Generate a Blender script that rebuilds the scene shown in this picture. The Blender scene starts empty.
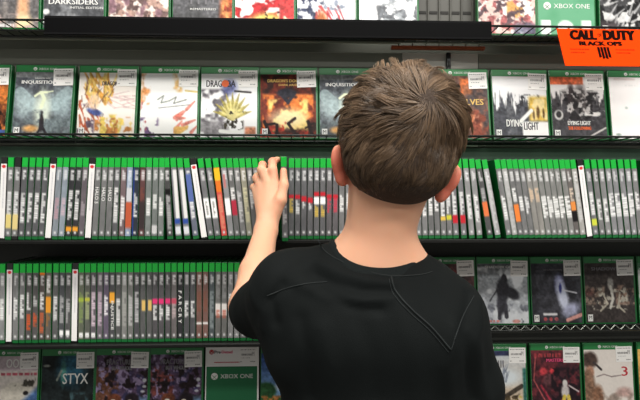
import bpy, bmesh, math, random
import numpy as np
from mathutils import Vector, Matrix, Euler, noise
from mathutils.bvhtree import BVHTree

random.seed(7)
SC = bpy.context.scene
COL = SC.collection
R = math.radians
ZC = 1.17                    # camera height
PSI = R(2.2)                 # camera turned slightly to the right
F = 525.0
CAM = Vector((0, 0, ZC))
CP, SP = math.cos(PSI), math.sin(PSI)

def ray(x, y):
    u = (x - 320) / F; v = (200 - y) / F
    return Vector((u * CP + SP, -u * SP + CP, v))
def P(x, y, d):              # measured point at depth d
    return CAM + ray(x, y) * d
def W(x, y, D):              # measured point on the plane Y = D
    r = ray(x, y); return CAM + r * (D / r.y)

# ------------------------------------------------------------------ materials
def lin(c):
    c = c / 255.0
    return c / 12.92 if c <= 0.04045 else ((c + 0.055) / 1.055) ** 2.4
def L3(c): return (lin(c[0]), lin(c[1]), lin(c[2]), 1)

def mat(name, rgb, rough=0.5, metal=0.0, coat=0.0, sss=0.0, noise_amt=0.0, noise_scale=40, bump=0.0, bump_scale=200, spec=0.5, trans=0.0):
    m = bpy.data.materials.new(name); m.use_nodes = True
    nt = m.node_tree; b = nt.nodes['Principled BSDF']
    b.inputs['Base Color'].default_value = L3(rgb)
    b.inputs['Roughness'].default_value = rough
    b.inputs['Metallic'].default_value = metal
    b.inputs['Coat Weight'].default_value = coat
    b.inputs['Coat Roughness'].default_value = 0.15
    b.inputs['Specular IOR Level'].default_value = spec
    if trans: b.inputs['Transmission Weight'].default_value = trans
    if sss:
        b.inputs['Subsurface Weight'].default_value = sss
        b.inputs['Subsurface Radius'].default_value = (1.0, 0.35, 0.2)
        b.inputs['Subsurface Scale'].default_value = 0.012
    if noise_amt:
        tc = nt.nodes.new('ShaderNodeTexCoord'); n = nt.nodes.new('ShaderNodeTexNoise')
        n.inputs['Scale'].default_value = noise_scale; n.inputs['Detail'].default_value = 4
        nt.links.new(tc.outputs['Object'], n.inputs['Vector'])
        mx = nt.nodes.new('ShaderNodeMix'); mx.data_type = 'RGBA'
        c = L3(rgb)
        mx.inputs[6].default_value = tuple(min(1, x * (1 - noise_amt)) for x in c[:3]) + (1,)
        mx.inputs[7].default_value = tuple(min(1, x * (1 + noise_amt)) for x in c[:3]) + (1,)
        nt.links.new(n.outputs['Fac'], mx.inputs[0]); nt.links.new(mx.outputs[2], b.inputs['Base Color'])
    if bump:
        tc = nt.nodes.new('ShaderNodeTexCoord'); n = nt.nodes.new('ShaderNodeTexNoise')
        n.inputs['Scale'].default_value = bump_scale
        nt.links.new(tc.outputs['Object'], n.inputs['Vector'])
        bp = nt.nodes.new('ShaderNodeBump'); bp.inputs['Strength'].default_value = bump; bp.inputs['Distance'].default_value = 0.002
        nt.links.new(n.outputs['Fac'], bp.inputs['Height']); nt.links.new(bp.outputs['Normal'], b.inputs['Normal'])
    return m

def print_mat(name, rough=0.5, coat=0.0):
    m = bpy.data.materials.new(name); m.use_nodes = True
    nt = m.node_tree; b = nt.nodes['Principled BSDF']
    a = nt.nodes.new('ShaderNodeAttribute'); a.attribute_name = 'ink'
    nt.links.new(a.outputs['Color'], b.inputs['Base Color'])
    b.inputs['Roughness'].default_value = rough; b.inputs['Coat Weight'].default_value = coat
    b.inputs['Coat Roughness'].default_value = 0.2; b.inputs['Specular IOR Level'].default_value = 0.2
    return m

M = dict(
    shell=mat('case_green_plastic', (16, 100, 46), 0.35, coat=0.1),
    shell_clear=mat('case_dark_clear_plastic', (26, 28, 26), 0.2, coat=0.4),
    header=mat('green_header_print', (26, 122, 58), 0.45, coat=0.05),
    spine_header=mat('green_spine_header', (14, 176, 56), 0.3, coat=0.3),
    white=mat('white_paper', (245, 243, 240), 0.6),
    sticker=mat('sticker_paper', (246, 244, 240), 0.7),
    offwhite=mat('white_ink', (232, 232, 228), 0.5),
    ink=mat('dark_ink', (42, 40, 46), 0.6),
    stickerink=mat('price_ink', (84, 80, 84), 0.6),
    greyink=mat('grey_ink', (120, 118, 122), 0.6),
    redink=mat('red_ink', (190, 40, 50), 0.6),
    pink=mat('pink_ink', (225, 70, 120), 0.6),
    gold=mat('gold_ink', (226, 186, 96), 0.5),
    orangeink=mat('orange_ink', (220, 96, 40), 0.5),
    print=print_mat('printed_cover'),
    spine=print_mat('printed_spine', 0.4, 0.05),
    black_metal=mat('black_powder_metal', (16, 17, 15), 0.5, spec=0.25, noise_amt=0.2, noise_scale=30),
    channel=mat('black_plastic_channel', (7, 7, 8), 0.6, spec=0.06, noise_amt=0.1, noise_scale=10),
    wire=mat('black_wire', (30, 32, 30), 0.3, metal=0.4),
    chrome=mat('pale_wire', (150, 155, 145), 0.3, metal=0.5),
    panel=mat('dark_back_panel', (128, 130, 118), 0.5, noise_amt=0.15, noise_scale=8),
    lightboard=mat('grey_board', (206, 204, 194), 0.6, noise_amt=0.06, noise_scale=20),
    lowpanel=mat('black_board', (44, 46, 41), 0.6, noise_amt=0.15, noise_scale=8),
    greenpanel=mat('dark_green_panel', (66, 98, 76), 0.5, noise_amt=0.15, noise_scale=8),
    lightpanel=mat('grey_slat_panel', (84, 83, 77), 0.5, noise_amt=0.1, noise_scale=20),
    slot=mat('dark_slot', (34, 32, 28), 0.7),
    brown=mat('brown_rail', (170, 84, 50), 0.5, noise_amt=0.2),
    steel=mat('steel_hook', (170, 170, 165), 0.3, metal=0.8),
    orange=mat('orange_card', (232, 62, 4), 0.85, spec=0.05, noise_amt=0.03, noise_scale=15),
    signink=mat('black_sign_ink', (26, 8, 5), 0.9, spec=0.05),
    signfaint=mat('faint_sign_ink', (176, 40, 4), 0.9, spec=0.05),
    skin=mat('skin', (238, 182, 152), 0.5, sss=0.25, noise_amt=0.06, noise_scale=45, spec=0.3),
    shirt=mat('black_knit', (12, 16, 16), 0.8, noise_amt=0.12, noise_scale=60, bump=0.15, bump_scale=900, spec=0.15),
    seam=mat('black_stitch', (26, 31, 31), 0.7, spec=0.3),
    rib=mat('black_rib_knit', (20, 25, 25), 0.8, spec=0.15, bump=0.3, bump_scale=500),
    denim=mat('blue_grey_trousers', (52, 60, 76), 0.85, noise_amt=0.2, noise_scale=120),
    shoe=mat('grey_shoe', (90, 90, 92), 0.6),
    sole=mat('white_sole', (210, 210, 205), 0.6),
    eye=mat('eye_white', (235, 232, 226), 0.2),
    floor=mat('carpet_floor', (92, 90, 86), 0.95, noise_amt=0.3, noise_scale=300, bump=0.5, bump_scale=400),
)
# hair: colour varies strand by strand
hm = bpy.data.materials.new('brown_hair'); hm.use_nodes = True
_nt = hm.node_tree; _b = _nt.nodes['Principled BSDF']
_a = _nt.nodes.new('ShaderNodeAttribute'); _a.attribute_name = 'ink'
_nt.links.new(_a.outputs['Color'], _b.inputs['Base Color'])
_b.inputs['Roughness'].default_value = 0.42; _b.inputs['Specular IOR Level'].default_value = 0.5
M['hair'] = hm
M['hair_base'] = mat('hair_roots', (58, 44, 33), 0.9, noise_amt=0.3, noise_scale=150, bump=0.8, bump_scale=300)

# ------------------------------------------------------------------ object helpers
def link(name, me, m=None, parent=None, smooth=False):
    o = bpy.data.objects.new(name, me); COL.objects.link(o)
    if m is not None and not me.materials: me.materials.append(m)
    if smooth:
        me.polygons.foreach_set('use_smooth', [True] * len(me.polygons))
    if parent: o.parent = parent
    return o
def empty(name, loc=(0, 0, 0), rot=(0, 0, 0)):
    o = bpy.data.objects.new(name, None); COL.objects.link(o)
    o.location = loc; o.rotation_euler = rot; o.empty_display_size = 0.02
    return o
def tag(o, label, cat, group=None):
    o['label'] = label; o['category'] = cat
    if group: o['group'] = group
    return o
def me_from(name, verts, faces):
    me = bpy.data.meshes.new(name); me.from_pydata([tuple(v) for v in verts], [], faces); me.update(); return me
def me_box(name, x0, x1, y0, y1, z0, z1, bevel=0.0, seg=2):
    bm = bmesh.new()
    bmesh.ops.create_cube(bm, size=1)
    for v in bm.verts:
        v.co = Vector(((x0 + x1) / 2 + v.co.x * (x1 - x0), (y0 + y1) / 2 + v.co.y * (y1 - y0), (z0 + z1) / 2 + v.co.z * (z1 - z0)))
    if bevel: bmesh.ops.bevel(bm, geom=bm.edges[:], offset=bevel, segments=seg, affect='EDGES', profile=0.6)
    me = bpy.data.meshes.new(name); bm.to_mesh(me); bm.free(); return me
def add_tube(bm, pts, r, n=8, closed=False):
    pts = [Vector(p) for p in pts]; rings = []
    N = len(pts)
    for i, p in enumerate(pts):
        a = pts[(i - 1) % N] if (closed or i > 0) else p
        b = pts[(i + 1) % N] if (closed or i < N - 1) else p
        t = (b - a).normalized()
        up = Vector((0, 0, 1)) if abs(t.z) < 0.9 else Vector((1, 0, 0))
        s = t.cross(up).normalized(); w = s.cross(t)
        rr = r[i] if isinstance(r, (list, tuple)) else r
        rings.append([bm.verts.new(p + (s * math.cos(2 * math.pi * k / n) + w * math.sin(2 * math.pi * k / n)) * rr) for k in range(n)])
    for i in range(N if closed else N - 1):
        A, B = rings[i], rings[(i + 1) % N]
        for k in range(n): bm.faces.new((A[k], A[(k + 1) % n], B[(k + 1) % n], B[k]))
    if not closed:
        bm.faces.new(rings[0][::-1]); bm.faces.new(rings[-1])
def me_tube(name, pts, r, n=8, closed=False):
    bm = bmesh.new(); add_tube(bm, pts, r, n, closed)
    bmesh.ops.recalc_face_normals(bm, faces=bm.faces[:])
    me = bpy.data.meshes.new(name); bm.to_mesh(me); bm.free(); return me

_txt = {}
def text_co(s, bold=0.0, font_res=2):
    key = (s, bold)
    if key not in _txt:
        cu = bpy.data.curves.new('t', 'FONT'); cu.body = s; cu.size = 1; cu.resolution_u = font_res; cu.offset = bold; cu.extrude = 0.01
        ob = bpy.data.objects.new('t', cu); COL.objects.link(ob)
        dg = bpy.context.evaluated_depsgraph_get(); dg.update()
        me = bpy.data.meshes.new_from_object(ob.evaluated_get(dg))
        co = np.array([v.co[:] for v in me.vertices]); fc = [tuple(p.vertices) for p in me.polygons]
        bpy.data.objects.remove(ob); bpy.data.curves.remove(cu); bpy.data.meshes.remove(me)
        lo = co.min(0); hi = co.max(0)
        co = (co - (lo + hi) / 2) / np.maximum(hi - lo, 1e-6)
        _txt[key] = (co, fc)
    return _txt[key]
def text(s, parent, cx, cz, w, h, y, m, name='title_lettering', down=False, thick=0.0004, bold=0.0, shear=0.0, heavy=0.0):
    """lettering lying on a face that looks towards -Y; down=True reads from top to bottom"""
    co, fc = text_co(s, bold)
    X = co[:, 0] * w + co[:, 1] * h * shear; Z = co[:, 1] * h; Y = -co[:, 2] * thick
    if down: X, Z = Z, -X
    v = np.stack([X + cx, Y + y, Z + cz], 1)
    if heavy:      # heavy face: the strokes are widened sideways
        n0 = len(v); offs = (-1, -.33, .33, 1)
        v = np.concatenate([v + np.array([o_ * heavy, -i_ * 1e-5, 0]) for i_, o_ in enumerate(offs)])
        fc = [tuple(q + i_ * n0 for q in f) for i_ in range(len(offs)) for f in fc]
    return link(name, me_from(name, v, fc), m, parent)

# ------------------------------------------------------------------ the printer: coloured paper sheets
def vnoise(w, h, sx, sy, seed, octs=3):
    rs = np.random.RandomState(seed); out = np.zeros((h, w)); amp = 1; tot = 0
    for o in range(octs):
        gx, gy = int(sx * 2 ** o) + 2, int(sy * 2 ** o) + 2
        g = rs.rand(gy, gx)
        xs = np.linspace(0, gx - 1.001, w); ys = np.linspace(0, gy - 1.001, h)
        xi = xs.astype(int); yi = ys.astype(int); fx = xs - xi; fy = (ys - yi)[:, None]
        fx = fx * fx * (3 - 2 * fx); fy = fy * fy * (3 - 2 * fy)
        a = g[np.ix_(yi, xi)]; b = g[np.ix_(yi, xi + 1)]; c = g[np.ix_(yi + 1, xi)]; d = g[np.ix_(yi + 1, xi + 1)]
        out += amp * ((a * (1 - fx) + b * fx) * (1 - fy) + (c * (1 - fx) + d * fx) * fy); tot += amp; amp *= 0.55
    return out / tot
class Art:
    def __init__(s, base, w=70, h=80, seed=1):
        s.w, s.h, s.seed = w, h, seed
        s.a = np.ones((h, w, 3)) * np.array(base, float)
        s.U, s.V = np.meshgrid((np.arange(w) + .5) / w, (np.arange(h) + .5) / h)
    def mix(s, m, c):
        m = np.clip(m, 0, 1)[..., None]; s.a = s.a * (1 - m) + np.array(c, float) * m; return s
    def grad(s, c0, c1, v0=0, v1=1): 
        t = np.clip((s.V - v0) / (v1 - v0), 0, 1)[..., None]
        s.a = np.array(c0, float) * (1 - t) + np.array(c1, float) * t; return s
    def blot(s, c, sx=5, sy=5, th=0.5, k=8, seed=None, box=None, alpha=1):
        s.seed += 1; n = vnoise(s.w, s.h, sx, sy, seed or s.seed * 13)
        m = np.clip((n - th) * k + .5, 0, 1) * alpha
        if box: m = m * s._box(*box)
        return s.mix(m, c)
    def _box(s, u0, u1, v0, v1, e=0.04):
        f = lambda t, a, b: np.clip((t - a) / e + .5, 0, 1) * np.clip((b - t) / e + .5, 0, 1)
        return f(s.U, u0, u1) * f(s.V, v0, v1)
    def rect(s, u0, u1, v0, v1, c, e=0.015, alpha=1): return s.mix(s._box(u0, u1, v0, v1, e) * alpha, c)
    def ell(s, u, v, ru, rv, c, soft=0.25, alpha=1, rot=0):
        du, dv = s.U - u, s.V - v
        cu = du * math.cos(rot) + dv * math.sin(rot); cv = -du * math.sin(rot) + dv * math.cos(rot)
        d = np.sqrt((cu / ru) ** 2 + (cv / rv) ** 2)
        return s.mix(np.clip((1 - d) / soft + .5, 0, 1) * alpha, c)
    def line(s, pts, wd, c, alpha=1, taper=0):
        for i in range(len(pts) - 1):
            (a, b), (x, y) = pts[i], pts[i + 1]
            du, dv = x - a, y - b; L = du * du + dv * dv + 1e-9
            t = np.clip(((s.U - a) * du + (s.V - b) * dv) / L, 0, 1)
            d = np.hypot(s.U - a - t * du, s.V - b - t * dv)
            w2 = wd * (1 - taper * t)
            s.mix(np.clip((w2 - d) / 0.012 + .5, 0, 1) * alpha, c)
        return s
    def strokes(s, n, c, box, ang, ln, wd, seed=3, alpha=0.8):
        r = random.Random(seed)
        for _ in range(n):
            u = r.uniform(box[0], box[1]); v = r.uniform(box[2], box[3]); a = ang + r.uniform(-.5, .5); l = ln * r.uniform(.5, 1.3)
            s.line([(u, v), (u + l * math.cos(a), v + l * math.sin(a))], wd, c, alpha, 0.6)
        return s
    def marks(s, u0, u1, v0, v1, c, seed=1, rows=3, alpha=.9):
        r = random.Random(seed)
        for i in range(rows):
            v = v0 + (v1 - v0) * (i + .5) / rows; hh = (v1 - v0) / rows * .32; u = u0
            while u < u1:
                l = r.uniform(.03, .1); s.rect(u, min(u1, u + l), v - hh, v + hh, c, 0.01, alpha); u += l + .025
        return s
def sheet(name, art, x0, x1, z0, z1, y, m, parent, thick=0.0003):
    """a printed sheet facing -Y; ink colours from the art"""
    h, w = art.a.shape[:2]
    xs = np.linspace(x0, x1, w); zs = np.linspace(z1, z0, h)
    XX, ZZ = np.meshgrid(xs, zs)
    v = np.stack([XX.ravel(), np.full(w * h, y), ZZ.ravel()], 1)
    idx = np.arange(w * h).reshape(h, w)
    q = np.stack([idx[:-1, :-1], idx[1:, :-1], idx[1:, 1:], idx[:-1, 1:]], -1).reshape(-1, 4)
    n = w * h
    v = np.concatenate([v, [[x0, y + thick, z1], [x1, y + thick, z1], [x1, y + thick, z0], [x0, y + thick, z0]]])
    me = bpy.data.meshes.new(name)
    fc = [tuple(int(t) for t in f) for f in q] + [(n, n + 1, n + 2, n + 3)]
    me.from_pydata([tuple(t) for t in v], [], fc); me.update()
    c = np.clip(art.a.reshape(-1, 3), 0, 255) / 255
    c = np.where(c <= .04045, c / 12.92, ((c + .055) / 1.055) ** 2.4)
    c = np.concatenate([c, np.ones((4, 3)) * .8]); c = np.concatenate([c, np.ones((len(c), 1))], 1)
    at = me.color_attributes.new('ink', 'FLOAT_COLOR', 'POINT'); at.data.foreach_set('color', c.astype(np.float32).ravel())
    return link(name, me, m, parent)

# ------------------------------------------------------------------ game cases shown cover-out
CW, CH, CT = 0.135, 0.171, 0.014
ME_COVER_SHELL = me_box('case_shell', -CW / 2, CW / 2, 0, CT, 0, CH, 0.0016, 2); ME_COVER_SHELL.materials.append(M['shell'])
ME_HEADER = me_box('green_header', -0.0645, 0.0645, -0.0006, 0.0004, 0.1535, 0.1695); ME_HEADER.materials.append(M['header'])
ME_STICKER = me_box('price_sticker', 0, 0.044, 0, 0.0008, 0, 0.040, 0.0003, 1); ME_STICKER.materials.append(M['sticker'])
def ring_me(name, r, w, y=0):
    bm = bmesh.new(); n = 20
    a = [bm.verts.new((math.cos(2*math.pi*i/n)*r, -0.0004, math.sin(2*math.pi*i/n)*r)) for i in range(n)]
    b = [bm.verts.new((0, -0.0004, 0))]
    for i in range(n): bm.faces.new((a[i], a[(i+1) % n], b[0]))
    # cross-shaped notches: the emblem is a ball with a curved X cut
    me = bpy.data.meshes.new(name); bm.to_mesh(me); bm.free(); return me
def emblem(parent, cx, cz, r, y, m_ball, m_cut, name='round_logo'):
    bm = bmesh.new(); n = 24
    c0 = bm.verts.new((cx, y - 0.0003, cz))
    ring = [bm.verts.new((cx + math.cos(2*math.pi*i/n)*r, y - 0.0003, cz + math.sin(2*math.pi*i/n)*r)) for i in range(n)]
    for i in range(n): bm.faces.new((c0, ring[i], ring[(i + 1) % n]))
    me = bpy.data.meshes.new(name); bm.to_mesh(me); bm.free()
    o = link(name, me, m_ball, parent)
    bm = bmesh.new()
    for s in (-1, 1):   # two curved arms of the X
        for k in range(6):
            t0, t1 = -1 + k / 3, -1 + (k + 1) / 3
            f = lambda t: (cx + s * r * 0.62 * t * abs(t) ** .4, cz - r * 0.25 + r * 0.55 * (abs(t) ** 1.4 if t * 1 > 0 else -abs(t) ** 1.2))
            (xa, za), (xb, zb) = f(t0), f(t1); wv = r * 0.11
            vs = [bm.verts.new((xa - wv, y - 0.0006, za)), bm.verts.new((xa + wv, y - 0.0006, za)), bm.verts.new((xb + wv, y - 0.0006, zb)), bm.verts.new((xb - wv, y - 0.0006, zb))]
            bm.faces.new(vs)
    me = bpy.data.meshes.new('logo_cross'); bm.to_mesh(me); bm.free()
    link('logo_cross', me, m_cut, o)
    return o
def price_print(parent, seed, w=0.044, h=0.040, y=-0.0004):
    r = random.Random(seed); bm = bmesh.new()
    def q(x0, x1, z0, z1):
        bm.faces.new([bm.verts.new(p) for p in ((x0, y, z0), (x1, y, z0), (x1, y, z1), (x0, y, z1))])
    def run(x, x1, z0, z1, a, b, g):
        while x < x1:
            l = r.uniform(a, b); q(x, min(x1, x + l), z0, z1); x += l + g
    run(.003, w * .9, h * .86, h * .90, .001, .004, .0016)
    run(.005, w * .72, h * .52, h * .64, .0006, .002, .0012)
    q(w * .72, w * .745, h * .5, h * .76); q(w * .78, w * .80, h * .6, h * .74); q(w * .83, w * .85, h * .5, h * .76)
    run(.006, w * .6, h * .36, h * .39, .0008, .003, .0018)
    run(w * .05, w * .16, h * .12, h * .17, .001, .002, .001)
    run(w * .62, w * .9, h * .12, h * .18, .0008, .002, .0014)
    me = bpy.data.meshes.new('price_print'); bm.to_mesh(me); bm.free()
    return link('price_print', me, M['stickerink'], parent)
def grain(art, seed):
    b = Art((0, 0, 0)); b.a = art.a.copy()
    n = vnoise(70, 80, 26, 30, seed + 900, 2)[..., None]; n2 = vnoise(70, 80, 9, 10, seed + 950, 2)[..., None]
    lum = b.a.mean(2, keepdims=True); k = np.clip((235 - lum) / 120, 0, 1)
    b.a = b.a * (1 + k * ((n - .5) * .6 + (n2 - .5) * .3))
    g_ = b.a.mean(2, keepdims=True); b.a = g_ + (b.a - g_) * .82
    return b
def cover_case(xl, xr, ypx, D, zbase, lean, art, label, group, sticker=True, rating='left', titles=(), generic=None, header=True, roll=0.0, seed=0, sx=None, dx=0.0):
    Dm = D + .5 * CH * math.sin(R(lean)); xc = (W(xl, ypx, Dm).x + W(xr, ypx, Dm).x) / 2 + dx
    t = empty('game_case', (xc, D, zbase), (-R(lean), R(roll), 0))
    tag(t, label, 'video game', group)
    o = link('case_shell', ME_COVER_SHELL, None, t)
    if generic != 'full':
        if header:
            link('green_header', ME_HEADER, None, t)
            emblem(t, -0.023, 0.1612, 0.0042, -0.0007, M['offwhite'], M['header'])
            text('XBOX ONE', t, 0.005, 0.1612, 0.040, 0.0052, -0.0007, M['offwhite'], 'platform_lettering')
        top = 0.1535 if header else 0.1695
        cv = sheet('cover_sheet', grain(art, seed), -0.0653, 0.0625, 0.0035, top, -0.0006, M['print'], t)
        cv['label'] = 'printed paper cover'
    if sticker:
        s = link('price_sticker', ME_STICKER, None, t)
        s.location = ((0.0195 if sx is None else sx), -0.0016, 0.1215)
        s.rotation_euler = (0, R(random.uniform(-2, 2)), 0)
        price_print(s, seed + 5)
    if rating:
        rx = -0.061 if rating == 'left' else 0.046
        b = link('rating_box', me_box('rating_box', rx, rx + 0.0125, -0.0012, -0.0006, 0.007, 0.024), M['offwhite'], t)
        text({'T': 'T', 'M': 'M'}['M' if rating == 'left' else 'T'], b, rx + 0.0062, 0.0165, 0.0075, 0.009, -0.0014, M['ink'], 'rating_letter')
    for (s_, cx, cz, w, h, m) in titles:
        text(s_, t, cx, cz, w, h, -0.0008, M[m], heavy=.0004 if h > .007 else .0)
    return t

def A(base, seed=1): return Art(base, seed=seed)
arts = {}
# ---- row 1 (only the lower third shows)
arts['dawn'] = A((104, 100, 100), 3).blot((140, 132, 128), 6, 6, .55, 5).ell(.74, .85, .09, .5, (238, 170, 120), .9).ell(.76, .93, .12, .14, (255, 225, 170), .8).blot((210, 180, 170), 6, 8, .6, 8, box=(0, 1, .8, 1)).marks(0, .6, .93, 1, (230, 225, 225), 2, 1)
arts['darksiders'] = A((86, 88, 92), 5).blot((120, 122, 126), 4, 5, .55, 6).ell(.5, .93, .13, .12, (150, 150, 152), .6).rect(0, .18, .86, .92, (230, 230, 228)).ell(.05, .76, .06, .04, (225, 225, 225), .4)
arts['mosaic'] = A((190, 150, 135), 7).blot((120, 92, 88), 12, 12, .5, 12).blot((245, 228, 215), 10, 12, .56, 12).blot((150, 110, 120), 6, 6, .6, 8)
arts['grimflame'] = A((84, 84, 86), 9).blot((104, 104, 108), 5, 5, .5, 5).ell(.93, .8, .13, .5, (214, 90, 50), .7).ell(.88, .82, .07, .3, (250, 170, 90), .8).blot((170, 60, 40), 8, 8, .62, 8, box=(.8, 1, .4, 1))
arts['redbrush'] = A((250, 248, 244), 11).blot((214, 40, 44), 4, 6, .47, 14, box=(0, 1, .3, .82)).ell(.55, .88, .3, .14, (244, 216, 96), .7).blot((40, 30, 30), 14, 14, .58, 14, box=(.38, .8, .7, .98)).blot((220, 60, 60), 6, 8, .5, 10, box=(.75, 1, .5, .98))
arts['racer'] = A((246, 246, 248), 13).blot((70, 78, 110), 9, 9, .5, 12, box=(0, .45, .45, 1)).strokes(14, (206, 60, 66), (.3, .75, .6, .9), 1.0, .25, .02, 4).ell(.42, .9, .1, .2, (236, 130, 70), .6).blot((150, 160, 180), 10, 10, .6, 10, box=(.4, 1, .3, .7)).blot((60, 60, 70), 12, 16, .62, 12, box=(.6, 1, .8, 1))
arts['snow'] = A((250, 250, 252), 15).blot((170, 176, 182), 6, 9, .56, 10, box=(.4, 1, .4, 1)).blot((120, 124, 130), 8, 12, .62, 12, box=(.3, 1, .6, 1))
arts['pinkcrowd'] = A((232, 196, 184), 17).blot((176, 92, 92), 8, 8, .52, 12).blot((252, 244, 236), 7, 8, .56, 12).blot((96, 74, 80), 8, 10, .6, 12).rect(.62, 1, .84, 1, (92, 100, 128), .08, .8).blot((226, 160, 80), 7, 7, .6, 12, box=(.5, .9, .5, .9))
arts['shards'] = A((70, 70, 72), 19).blot((22, 22, 24), 7, 7, .48, 14).blot((214, 214, 212), 6, 7, .6, 16).strokes(16, (200, 200, 200), (.1, .9, .4, .95), -.8, .25, .02, 8).rect(0, .3, .8, 1, (80, 70, 74), .1)
# ---- row 2
arts['ember'] = A((122, 60, 30), 21).blot((226, 120, 40), 8, 8, .5, 10).blot((40, 24, 20), 8, 8, .6, 10).rect(0, 1, .9, .97, (60, 90, 160))
def inq(seed):
    a = A((74, 78, 86), seed).blot((98, 104, 110), 5, 6, .5, 5)
    a.rect(0, 1, 0, .09, (128, 132, 134), .02)
    a.line([(.5, .55), (.3, .5), (.1, .34)], .10, (150, 172, 176), .8).line([(.5, .55), (.72, .5), (.92, .32)], .10, (150, 172, 176), .8).ell(.2, .52, .2, .2, (170, 192, 194), .9, .8, .5).ell(.82, .5, .2, .22, (164, 188, 192), .9, .8, -.5)
    a.ell(.5, .60, .13, .30, (214, 226, 208), .8)
    a.line([(.36, .38), (.45, .32), (.56, .32)], .018, (236, 244, 200)).line([(.47, .33), (.52, .42), (.48, .55)], .03, (230, 240, 200)).line([(.55, .32), (.66, .30)], .010, (226, 236, 196))
    a.blot((110, 124, 128), 7, 8, .58, 9, box=(0, 1, .6, 1)).ell(.32, .88, .12, .05, (240, 170, 90), .9)
    a.ell(.5, .8, .04, .13, (44, 40, 46), .4).line([(.5, .84), (.43, .97)], .02, (44, 40, 46)).line([(.51, .84), (.6, .97)], .022, (44, 40, 46)).line([(.5, .75), (.5, .62)], .012, (60, 50, 50))
    return a
arts['inq'] = inq(23)
arts['swirl'] = A((246, 236, 226), 25).strokes(26, (224, 150, 40), (.2, .6, .1, .5), -1.9, .28, .022, 5).strokes(20, (246, 206, 90), (.15, .6, .1, .55), -1.7, .22, .02, 6).strokes(22, (130, 84, 60), (.05, .6, .2, .8), -1.2, .16, .012, 7).strokes(18, (200, 80, 40), (.02, .35, .3, .9), 1.3, .2, .018, 8).ell(.3, .62, .14, .05, (50, 74, 150), .5, .9, .3).ell(.28, .46, .1, .12, (244, 206, 168), .5, .8).strokes(14, (206, 160, 160), (.5, 1, .35, .6), .2, .3, .012, 9, .5).blot((250, 214, 90), 7, 7, .5, 10, box=(.4, .95, .66, 1)).blot((210, 130, 60), 8, 8, .6, 12, box=(.3, .95, .7, 1)).blot((110, 90, 110), 9, 9, .62, 10, box=(0, .3, .5, 1))
arts['sketch'] = A((252, 251, 248), 27).blot((240, 150, 80), 6, 6, .5, 8, box=(0, .16, 0, .5)).blot((240, 190, 110), 5, 5, .5, 8, box=(.56, .72, .0, .3)).blot((110, 84, 130), 8, 8, .55, 10, box=(0, .32, .7, 1)).line([(.3, .42), (.4, .36), (.36, .47), (.5, .44), (.62, .38), (.58, .48), (.8, .42)], .008, (110, 120, 110)).line([(.32, .55), (.86, .5)], .008, (140, 140, 140)).strokes(10, (232, 110, 90), (.6, .9, .55, .95), -.4, .16, .03, 12, .8).strokes(5, (250, 190, 90), (.6, .85, .85, .95), -.4, .16, .04, 14).blot((200, 90, 90), 8, 8, .6, 10, box=(0, .12, .45, .9)).line([(.78, .28), (1, .3)], .012, (230, 200, 90))
arts['spikes'] = A((246, 246, 246), 29).blot((110, 104, 112), 5, 5, .42, 8, box=(0, .48, .25, .9)).blot((150, 146, 150), 5, 5, .5, 8, box=(0, .5, .75, 1)).ell(.5, .22, .13, .12, (80, 90, 160), .8, .8)
for k in range(9):
    an = -math.pi * (k + .5) / 9; arts['spikes'].line([(.56, .68), (.56 + .34 * math.cos(an), .66 + .36 * math.sin(an))], .06, (176, 160, 70), .95, .9)
for k in range(8):
    an = -math.pi * (k + 1) / 9; arts['spikes'].line([(.56, .7), (.56 + .26 * math.cos(an), .68 + .28 * math.sin(an))], .035, (226, 212, 130), .95, .9)
arts['spikes'].blot((60, 54, 40), 12, 12, .6, 14, box=(.4, .75, .55, .9)).line([(.35, .9), (.6, .93), (.85, .88)], .03, (244, 244, 240)).rect(.78, .97, .84, .98, (216, 130, 90), .04).line([(.6, .28), (.88, .3)], .015, (50, 46, 46))
arts['fire'] = A((54, 28, 24), 31).blot((120, 40, 24), 5, 5, .45, 6).blot((246, 120, 40), 5, 5, .47, 9, box=(.05, .95, .32, .85)).blot((255, 216, 110), 5, 5, .55, 10, box=(.15, .85, .4, .9)).ell(.5, .7, .3, .14, (255, 236, 180), .9, .8).blot((200, 50, 30), 8, 8, .55, 10, box=(0, 1, .75, 1)).ell(.46, .3, .16, .07, (40, 40, 54), .4).line([(.36, .3), (.5, .45), (.62, .3)], .03, (40, 40, 54)).line([(.08, .75), (.18, .95)], .03, (30, 16, 16)).line([(.1, .8), (.26, .78)], .02, (30, 16, 16)).line([(.62, .95), (.5, .78), (.62, .7)], .025, (44, 24, 24)).line([(.3, .8), (.3, .95)], .025, (30, 16, 16)).line([(.85, .75), (.92, .95)], .03, (36, 18, 18)).line([(.8, .85), (.95, .78)], .015, (36, 18, 18))
arts['wolves'] = A((84, 70, 70), 33).blot((120, 84, 70), 6, 6, .5, 8).rect(.5, .72, .05, .3, (176, 100, 60), .05).blot((226, 110, 50), 9, 9, .5, 12, box=(.5, .72, .05, .3)).ell(.75, .75, .12, .16, (240, 130, 80), .8).ell(.78, .72, .05, .08, (255, 214, 180), .8).blot((150, 70, 50), 8, 8, .55, 9, box=(.4, 1, .55, 1))
a = A((74, 76, 84), 35).blot((92, 94, 100), 5, 5, .5, 5)
n1 = vnoise(70, 80, 24, 3, 99, 3)
a.mix(np.clip(((.16 + n1 * .5 + .1 * a.U) - a.V) * 14, 0, 1), (244, 244, 244))
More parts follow.
